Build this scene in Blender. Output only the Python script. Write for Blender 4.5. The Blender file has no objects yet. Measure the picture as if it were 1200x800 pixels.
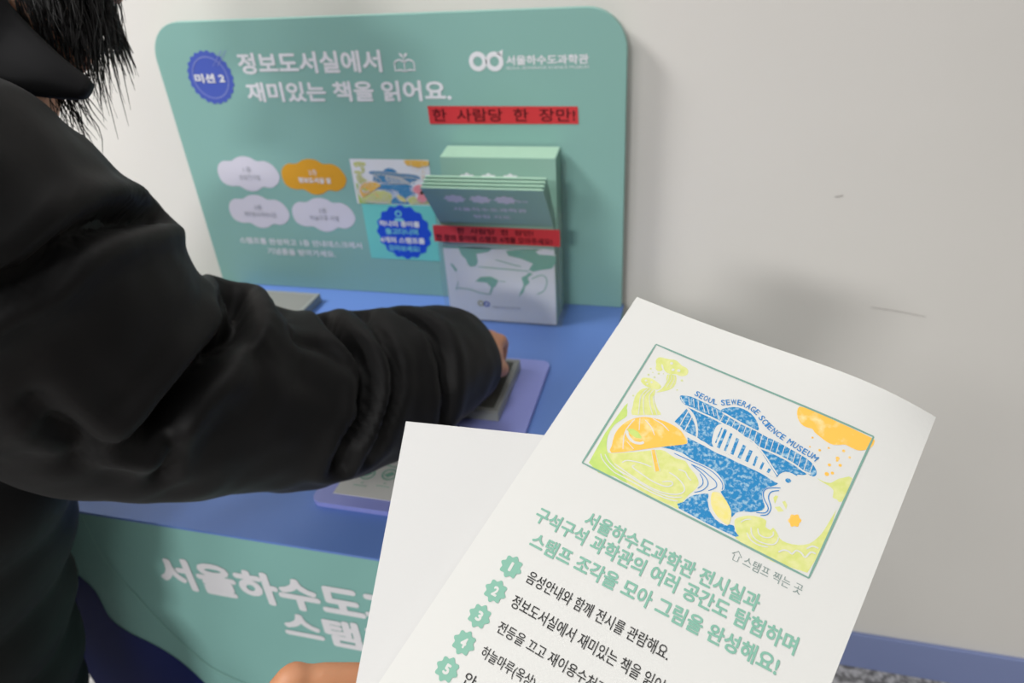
import bpy, bmesh, math, random
import numpy as np
from mathutils import Vector, Matrix, noise
from mathutils.geometry import tessellate_polygon

random.seed(7)
SC = bpy.context.scene
COL = SC.collection
V = Vector

# ------------------------------------------------------------------ camera, light, exposure
CAM_H = 1.276
CAM_ROT = [(0.96886, 0.074882, -0.236016), (0.240046, -0.517853, 0.821101), (-0.060736, -0.852186, -0.519702)]            # rows: world axes in camera (right, down, forward) components
FOCUS = 0.315
ZT, YP, YW, YF = 0.76472, 0.924, 0.95568, 0.4092   # worktop height, sign face, wall face, desk front

cam_data = bpy.data.cameras.new('camera')
cam = bpy.data.objects.new('camera', cam_data); COL.objects.link(cam)
r_ = np.array(CAM_ROT)
m_ = Matrix.Identity(4)
for i in range(3):
    m_[i][0] = r_[i][0]; m_[i][1] = -r_[i][1]; m_[i][2] = -r_[i][2]
m_[2][3] = CAM_H
cam.matrix_world = m_
cam_data.sensor_width = 36.0
cam_data.lens = 830.0/1200*36
cam_data.clip_start = 0.02
cam_data.dof.use_dof = True
cam_data.dof.focus_distance = FOCUS
cam_data.dof.aperture_fstop = 12.5
SC.camera = cam

SC.view_settings.view_transform = 'Standard'
SC.view_settings.look = 'None'
SC.view_settings.gamma = 1.0
SC.view_settings.use_curve_mapping = False
SC.view_settings.exposure = 0.0
SC.cycles.transparent_max_bounces = 32

world = bpy.data.worlds.new('room_light'); SC.world = world
world.use_nodes = True
world.node_tree.nodes['Background'].inputs[0].default_value = (1.0, 0.985, 0.96, 1)
world.node_tree.nodes['Background'].inputs[1].default_value = 0.04

def area_light(name, loc, target, size, power, color=(1, .985, .965), sy=None):
    l = bpy.data.lights.new(name, 'AREA'); l.energy = power; l.color = color
    l.shape = 'RECTANGLE'; l.size = size; l.size_y = sy or size
    o = bpy.data.objects.new(name, l); COL.objects.link(o)
    o.location = loc
    o.rotation_euler = (V(target)-V(loc)).to_track_quat('-Z', 'Y').to_euler()
    return o
area_light('ceiling_light_behind_right', (0.9, -2.2, 2.6), (0.9, -2.2, 0), .6, 14)
area_light('ceiling_light_behind_left', (-1.3, -2.0, 2.6), (-1.3, -2.0, 0), .6, 26)
area_light('ceiling_light_behind', (0.3, -1.2, 2.6), (0.3, -1.2, 0), .6, 8)
area_light('ceiling_light_left', (-1.6, .1, 2.6), (-1.6, .1, 0), .6, 50)
area_light('ceiling_light_far', (-.65, -3.2, 2.6), (-.65, -3.2, 0), .65, 135)
area_light('ceiling_light_by_wall', (-.3, .72, 2.6), (-.3, .72, 0), .4, 6)

# ------------------------------------------------------------------ materials
def lin(c):
    return tuple((x/255/12.92 if x/255 <= .04045 else ((x/255+.055)/1.055)**2.4) for x in c)
def mat(name, rgb, rough=.5, spec=.5, noise_amt=0, noise_scale=200, rgb2=None, bump=0, bump_scale=300, metallic=0, sheen=0, thr=None, sss=0):
    m = bpy.data.materials.new(name); m.use_nodes = True
    nt = m.node_tree; b = nt.nodes['Principled BSDF']
    c = lin(rgb)+(1,)
    b.inputs['Base Color'].default_value = c
    b.inputs['Roughness'].default_value = rough
    b.inputs['Specular IOR Level'].default_value = spec
    b.inputs['Metallic'].default_value = metallic
    if sheen:
        b.inputs['Sheen Weight'].default_value = sheen; b.inputs['Sheen Roughness'].default_value = .5
    if sss:
        b.inputs['Subsurface Weight'].default_value = sss; b.inputs['Subsurface Scale'].default_value = .01
        b.inputs['Subsurface Radius'].default_value = (1, .4, .2)
    tc = nt.nodes.new('ShaderNodeTexCoord')
    if rgb2 is not None:
        n = nt.nodes.new('ShaderNodeTexNoise'); n.inputs['Scale'].default_value = noise_scale; n.inputs['Detail'].default_value = 4
        nt.links.new(tc.outputs['Object'], n.inputs['Vector'])
        rp = nt.nodes.new('ShaderNodeValToRGB')
        lo, hi = thr or (.35, .65)
        rp.color_ramp.elements[0].position = lo; rp.color_ramp.elements[1].position = hi
        rp.color_ramp.elements[0].color = c; rp.color_ramp.elements[1].color = lin(rgb2)+(1,)
        nt.links.new(n.outputs['Fac'], rp.inputs['Fac']); nt.links.new(rp.outputs['Color'], b.inputs['Base Color'])
    if bump:
        n2 = nt.nodes.new('ShaderNodeTexNoise'); n2.inputs['Scale'].default_value = bump_scale; n2.inputs['Detail'].default_value = 3
        nt.links.new(tc.outputs['Object'], n2.inputs['Vector'])
        bp = nt.nodes.new('ShaderNodeBump'); bp.inputs['Strength'].default_value = bump; bp.inputs['Distance'].default_value = .002
        nt.links.new(n2.outputs['Fac'], bp.inputs['Height']); nt.links.new(bp.outputs['Normal'], b.inputs['Normal'])
    return m

M = {}
M['wall'] = mat('painted_wall', (228, 225, 220), .75, .2, rgb2=(225, 222, 217), noise_scale=3, bump=.08, bump_scale=120)
M['floor'] = mat('speckled_floor', (120, 118, 116), .5, .4, rgb2=(205, 202, 200), noise_scale=70, thr=(.42, .6))
M['skirting'] = mat('blue_skirting', (132, 145, 190), .45, .4)
M['sign'] = mat('sign_green', (140, 184, 176), .38, .15)
M['front'] = mat('front_green', (138, 188, 182), .6, .06)
M['navy'] = mat('navy_print', (22, 38, 104), .6, .06)
M['frontline'] = mat('pale_line_print', (150, 200, 190), .6, .06)
M['table'] = mat('blue_worktop', (104, 138, 208), .42, .4, bump=.03, bump_scale=500)
M['tray'] = mat('violet_acrylic', (146, 154, 222), .3, .5)
M['white_print'] = mat('white_print', (232, 233, 238), .5, .3)
M['badge'] = mat('badge_blue', (80, 100, 190), .45, .3)
M['badge_ring'] = mat('badge_ring', (140, 152, 214), .45, .3)
M['cloud'] = mat('cloud_lilac', (216, 214, 226), .5, .3)
M['cloud_orange'] = mat('cloud_orange', (226, 164, 46), .5, .3)
M['scuff'] = mat('wall_scuff', (176, 172, 167), .7, .1)
M['grey_print'] = mat('grey_print', (168, 172, 180), .5, .3)
M['red'] = mat('red_tape', (212, 58, 64), .35, .5)
M['redink'] = mat('dark_tape_ink', (84, 18, 24), .4, .4)
M['turq'] = mat('turquoise_card', (120, 212, 204), .45, .3)
M['seal'] = mat('seal_blue', (36, 84, 214), .45, .3)
M['cyan'] = mat('cyan_ink', (130, 214, 226), .45, .3)
M['paper'] = mat('white_paper', (208, 208, 205), .62, .25, bump=.03, bump_scale=900)
M['paper_back'] = mat('white_card', (200, 200, 199), .6, .25, bump=.03, bump_scale=900)
M['ink_green'] = mat('ink_green', (128, 176, 158), .6, .2)
M['ink_frame'] = mat('ink_frame', (120, 158, 146), .6, .2)
M['ink_black'] = mat('ink_black', (48, 48, 48), .6, .2)
M['ink_grey'] = mat('ink_grey', (130, 146, 142), .6, .2)
M['p_lime'] = mat('stamp_lime', (202, 208, 124), .6, .2, rgb2=(212, 213, 150), noise_scale=260)
M['p_green'] = mat('stamp_green', (178, 204, 110), .6, .2, rgb2=(192, 210, 118), noise_scale=200)
M['p_yellow'] = mat('stamp_yellow', (224, 212, 126), .6, .2, rgb2=(222, 212, 160), noise_scale=300)
M['p_orange'] = mat('stamp_orange', (238, 186, 84), .6, .2, rgb2=(234, 208, 150), noise_scale=170, thr=(.5, .68))
M['p_blue'] = mat('stamp_blue', (40, 126, 180), .6, .2, rgb2=(156, 188, 206), noise_scale=650, thr=(.48, .68))
M['p_bluetext'] = mat('stamp_blue_line', (54, 128, 190), .6, .2)
M['p_white'] = mat('stamp_gap', (208, 208, 205), .62, .25)
M['p_pink'] = mat('print_pink', (238, 150, 160), .6, .2)
M['p_dot_g'] = mat('stamp_dot_green', (200, 206, 150), .6, .2)
M['jacket'] = mat('black_nylon', (15, 15, 16), .6, .22, bump=.12, bump_scale=60, sheen=.03)
M['collar'] = mat('black_rib', (20, 20, 22), .8, .2)
M['trousers'] = mat('black_cotton', (16, 17, 19), .9, .2)
M['shoe'] = mat('dark_shoe', (40, 40, 44), .6, .3)
M['skin'] = mat('skin', (205, 152, 122), .55, .35, sss=.15, rgb2=(196, 140, 112), noise_scale=40)
M['skin2'] = mat('skin_warm', (188, 133, 98), .5, .35, sss=.15, rgb2=(180, 125, 91), noise_scale=30)
M['hair'] = mat('black_hair', (20, 18, 18), .4, .5)
M['eye'] = mat('eye_white', (232, 230, 226), .2, .5)
M['lip'] = mat('lip', (176, 104, 96), .5, .3)
M['pad_case'] = mat('grey_pad_case', (146, 150, 148), .45, .4)
M['pad_felt'] = mat('grey_felt', (92, 94, 90), .9, .1, bump=.2, bump_scale=900)
M['pad_felt_lt'] = mat('light_grey_lid', (140, 142, 138), .7, .2)
M['stamp_grip'] = mat('pale_grip', (188, 190, 190), .4, .4)
M['lf_green'] = mat('leaflet_green', (146, 184, 170), .5, .3)
M['lf_art'] = mat('leaflet_art_green', (128, 184, 164), .5, .3)
M['lf_edge'] = mat('leaflet_pale_green', (186, 220, 198), .5, .3)
M['gold'] = mat('logo_gold', (176, 170, 110), .5, .3)

def clear_plastic():
    m = bpy.data.materials.new('clear_acrylic'); m.use_nodes = True
    nt = m.node_tree; nt.nodes.clear()
    out = nt.nodes.new('ShaderNodeOutputMaterial')
    tr = nt.nodes.new('ShaderNodeBsdfTransparent'); tr.inputs[0].default_value = (.985, .993, .99, 1)
    gl = nt.nodes.new('ShaderNodeBsdfGlossy'); gl.inputs['Roughness'].default_value = .08
    df = nt.nodes.new('ShaderNodeBsdfDiffuse'); df.inputs[0].default_value = (.8, .84, .84, 1)
    m1 = nt.nodes.new('ShaderNodeMixShader'); m2 = nt.nodes.new('ShaderNodeMixShader')
    m1.inputs[0].default_value = .03
    nt.links.new(tr.outputs[0], m1.inputs[1]); nt.links.new(df.outputs[0], m1.inputs[2])
    m2.inputs[0].default_value = .035; nt.links.new(m1.outputs[0], m2.inputs[1]); nt.links.new(gl.outputs[0], m2.inputs[2])
    nt.links.new(m2.outputs[0], out.inputs[0])
    return m
M['acrylic'] = clear_plastic()

# ------------------------------------------------------------------ helpers
class MB:
    def __init__(s, fine=0): s.v = []; s.f = []; s.fine = fine
    def add(s, vs, fs):
        o = len(s.v); s.v += [tuple(v) for v in vs]; s.f += [tuple(i+o for i in f) for f in fs]; return s
    def box(s, x0, y0, z0, x1, y1, z1):
        return s.add([(x0,y0,z0),(x1,y0,z0),(x1,y1,z0),(x0,y1,z0),(x0,y0,z1),(x1,y0,z1),(x1,y1,z1),(x0,y1,z1)],
                     [(0,3,2,1),(4,5,6,7),(0,1,5,4),(1,2,6,5),(2,3,7,6),(3,0,4,7)])
    def poly(s, pts, P):                      # a flat shape given as 2-D points, placed by P(a, b)
        tris = [tuple(q) for q in tessellate_polygon([[V((a, b, 0)) for a, b in pts]])]
        if s.fine:                            # cut long triangles so that the print follows a bent page
            pts = [tuple(q) for q in pts]; todo = tris; tris = []; mid = {}
            while todo:
                f = todo.pop(); L = [math.dist(pts[f[k]], pts[f[(k+1) % 3]]) for k in range(3)]; k = L.index(max(L))
                if L[k] < s.fine: tris.append(f); continue
                a, b, c = f[k], f[(k+1) % 3], f[(k+2) % 3]; e = (min(a, b), max(a, b))
                if e not in mid: pts.append(((pts[a][0]+pts[b][0])/2, (pts[a][1]+pts[b][1])/2)); mid[e] = len(pts)-1
                todo += [(a, mid[e], c), (mid[e], b, c)]
        return s.add([P(a, b) for a, b in pts], tris)
    def prism(s, pts, P0, P1):                # closed outline swept between two placements
        n = len(pts); tris = tessellate_polygon([[V((a, b, 0)) for a, b in pts]])
        s.add([P0(a, b) for a, b in pts]+[P1(a, b) for a, b in pts],
              list(tris)+[tuple(i+n for i in reversed(t)) for t in tris]+[(i, (i+1) % n, (i+1) % n+n, i+n) for i in range(n)])
        return s
    def ribbon(s, pts, w, P, smooth=3):
        pts = spline(pts, smooth) if len(pts) > 2 else [V(p) for p in pts]
        L = []; R = []
        for i, p in enumerate(pts):
            d = (V(pts[min(i+1, len(pts)-1)])-V(pts[max(i-1, 0)])); d.normalize()
            k = w/2*(1 if 0 < i < len(pts)-1 else .7)
            n = V((-d.y, d.x))*k
            L.append(P(p[0]+n.x, p[1]+n.y)); R.append(P(p[0]-n.x, p[1]-n.y))
        n = len(pts)
        return s.add(L+R, [(i, i+1, i+1+n, i+n) for i in range(n-1)])
    def disc(s, c, rr, P, n=14):
        return s.poly([(c[0]+rr*math.cos(2*math.pi*k/n), c[1]+rr*math.sin(2*math.pi*k/n)) for k in range(n)], P)
    def ring(s, c, r0, r1, P, n=28):
        return s.add([P(c[0]+q*math.cos(2*math.pi*k/n), c[1]+q*math.sin(2*math.pi*k/n)) for q in (r0, r1) for k in range(n)],
                     [(k, (k+1) % n, (k+1) % n+n, k+n) for k in range(n)])
    def tube(s, pts, rad, n=8):
        pts = [V(p) for p in pts]; m = len(pts); rings = []
        up = V((0, 0, 1))
        for i, p in enumerate(pts):
            d = (pts[min(i+1, m-1)]-pts[max(i-1, 0)]).normalized()
            a = d.cross(up if abs(d.z) < .95 else V((1, 0, 0))).normalized(); b = d.cross(a)
            q = rad[i] if isinstance(rad, (list, tuple)) else rad
            rings += [p+(a*math.cos(2*math.pi*k/n)+b*math.sin(2*math.pi*k/n))*q for k in range(n)]
        fs = [(i*n+k, i*n+(k+1) % n, (i+1)*n+(k+1) % n, (i+1)*n+k) for i in range(m-1) for k in range(n)]
        fs += [tuple(range(n-1, -1, -1)), tuple(range((m-1)*n, m*n))]
        return s.add(rings, fs)
    def ball(s, c, rad, nu=16, nv=10, R=None):
        c = V(c); rad = (rad,)*3 if not hasattr(rad, '__len__') else rad
        vs = []
        for j in range(nv+1):
            th = math.pi*j/nv
            for k in range(nu):
                p = V((rad[0]*math.sin(th)*math.cos(2*math.pi*k/nu), rad[1]*math.sin(th)*math.sin(2*math.pi*k/nu), rad[2]*math.cos(th)))
                vs.append(c+(R @ p if R else p))
        return s.add(vs, [(j*nu+k, (j+1)*nu+k, (j+1)*nu+(k+1) % nu, j*nu+(k+1) % nu) for j in range(nv) for k in range(nu)])
    def capsule(s, a, b, ra, rb, n=16):       # tapered limb segment
        a, b = V(a), V(b); d = b-a; L = d.length; d = d/L if L else V((0, 0, 1))
        q = d.to_track_quat('Z', 'Y').to_matrix(); vs = []; rows = []
        for j in range(9):
            th = math.pi/2*j/8; rows.append((-math.cos(th)*ra, math.sin(th)*ra))
        for j in range(9):
            th = math.pi/2*j/8; rows.append((L+math.sin(th)*rb, math.cos(th)*rb))
        for zz, rr in rows:
            for k in range(n):
                vs.append(a+q @ V((max(rr, 1e-5)*math.cos(2*math.pi*k/n), max(rr, 1e-5)*math.sin(2*math.pi*k/n), zz)))
        m = len(rows)
        return s.add(vs, [(j*n+k, j*n+(k+1) % n, (j+1)*n+(k+1) % n, (j+1)*n+k) for j in range(m-1) for k in range(n)]
                     + [tuple(range(n-1, -1, -1)), tuple(range((m-1)*n, m*n))])
    def text(s, body, box, P, bold=.012, keep=False, align='C'):
        vs, fs = glyphs(body, bold)
        x0 = min(v[0] for v in vs); x1 = max(v[0] for v in vs); y0 = min(v[1] for v in vs); y1 = max(v[1] for v in vs)
        a0, b0, a1, b1 = box
        kx = (a1-a0)/(x1-x0); ky = (b1-b0)/(y1-y0)
        c = V(P((a0+a1)/2, (b0+b1)/2)); nn = (V(P((a0+a1)/2+(a1-a0)*.01, (b0+b1)/2))-c).cross(V(P((a0+a1)/2, (b0+b1)/2+(b1-b0)*.01))-c).normalized()
        if nn.dot(V((0, 0, CAM_H))-c) < 0: nn = -nn          # letters sit on the readable side of their surface
        nb = len(vs)//(9 if bold else 1)
        return s.add([V(P(a0+(v[0]-x0)*kx, b0+(v[1]-y0)*ky))+nn*(8e-6*(i//nb)) for i, v in enumerate(vs)], fs)
    def build(s, name, material, parent=None, smooth=False, bevel=0, seg=2):
        me = bpy.data.meshes.new(name); me.from_pydata(s.v, [], s.f); me.update()
        o = bpy.data.objects.new(name, me); COL.objects.link(o)
        for mm in (material if isinstance(material, (list, tuple)) else [material]): me.materials.append(M[mm])
        if parent is not None:
            o.parent = parent; o.matrix_parent_inverse = Matrix.Translation(-V(parent.location))
        bm = bmesh.new(); bm.from_mesh(me); bmesh.ops.recalc_face_normals(bm, faces=bm.faces); bm.to_mesh(me); bm.free()
        if smooth:
            for p in me.polygons: p.use_smooth = True
        if bevel:
            md = o.modifiers.new('bevel', 'BEVEL'); md.width = bevel; md.segments = seg; md.limit_method = 'ANGLE'
        return o

def spline(pts, k=3):
    P = [V(p) for p in pts]; out = []
    for i in range(len(P)-1):
        a = P[max(i-1, 0)]; b = P[i]; c = P[i+1]; d = P[min(i+2, len(P)-1)]
        for j in range(k):
            t = j/k
            out.append(.5*((2*b)+(c-a)*t+(2*a-5*b+4*c-d)*t*t+(3*b-a-3*c+d)*t**3))
    return out+[P[-1]]
def smooth_outline(pts, k=3):
    n = len(pts); P = [V(p) for p in pts]; out = []
    for i in range(n):
        a, b, c, d = P[i-1], P[i], P[(i+1) % n], P[(i+2) % n]
        for j in range(k):
            t = j/k; q = .5*((2*b)+(c-a)*t+(2*a-5*b+4*c-d)*t*t+(3*b-a-3*c+d)*t**3); out.append((q.x, q.y))
    return out

_gl = {}
def glyphs(body, bold):
    key = (body, bold)
    if key in _gl: return _gl[key]
    cu = bpy.data.curves.new('lettering', 'FONT'); cu.body = body; cu.resolution_u = 3; cu.size = 1
    o = bpy.data.objects.new('lettering', cu)
    me = o.to_mesh(); base = [tuple(v.co) for v in me.vertices]; bf = [tuple(p.vertices) for p in me.polygons]
    o.to_mesh_clear(); bpy.data.objects.remove(o); bpy.data.curves.remove(cu)
    vs = []; fs = []
    offs = [(0, 0)]
    if bold: offs += [(bold*math.cos(k*math.pi/4), bold*math.sin(k*math.pi/4)) for k in range(8)]
    for dx, dy in offs:
        n = len(vs); vs += [(x+dx, y+dy) for x, y, z in base]; fs += [tuple(i+n for i in f) for f in bf]
    _gl[key] = (vs, fs); return _gl[key]
def text_aspect(body, bold):
    vs, fs = glyphs(body, bold)
    return (max(v[0] for v in vs)-min(v[0] for v in vs))/(max(v[1] for v in vs)-min(v[1] for v in vs))

def empty(name, loc, label, cat, group=None):
    o = bpy.data.objects.new(name, None); COL.objects.link(o); o.location = loc; o.empty_display_size = .05
    return tag(o, label, cat, group)
def tag(o, label=None, cat=None, group=None, kind=None):
    if label: o['label'] = label
    if cat: o['category'] = cat
    if group: o['group'] = group
    if kind: o['kind'] = kind
    return o
def rrect(x0, y0, x1, y1, rr, n=6, corners=(1, 1, 1, 1)):
    out = []
    for (cx, cy, a0), on in zip(((x1-rr, y0+rr, -90), (x1-rr, y1-rr, 0), (x0+rr, y1-rr, 90), (x0+rr, y0+rr, 180)), corners):
        if on:
            for k in range(n+1):
                a = math.radians(a0+90*k/n); out.append((cx+rr*math.cos(a), cy+rr*math.sin(a)))
        else:
            a = math.radians(a0+45); out.append((cx+math.copysign(rr, math.cos(a)), cy+math.copysign(rr, math.sin(a))))
    return out

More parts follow.
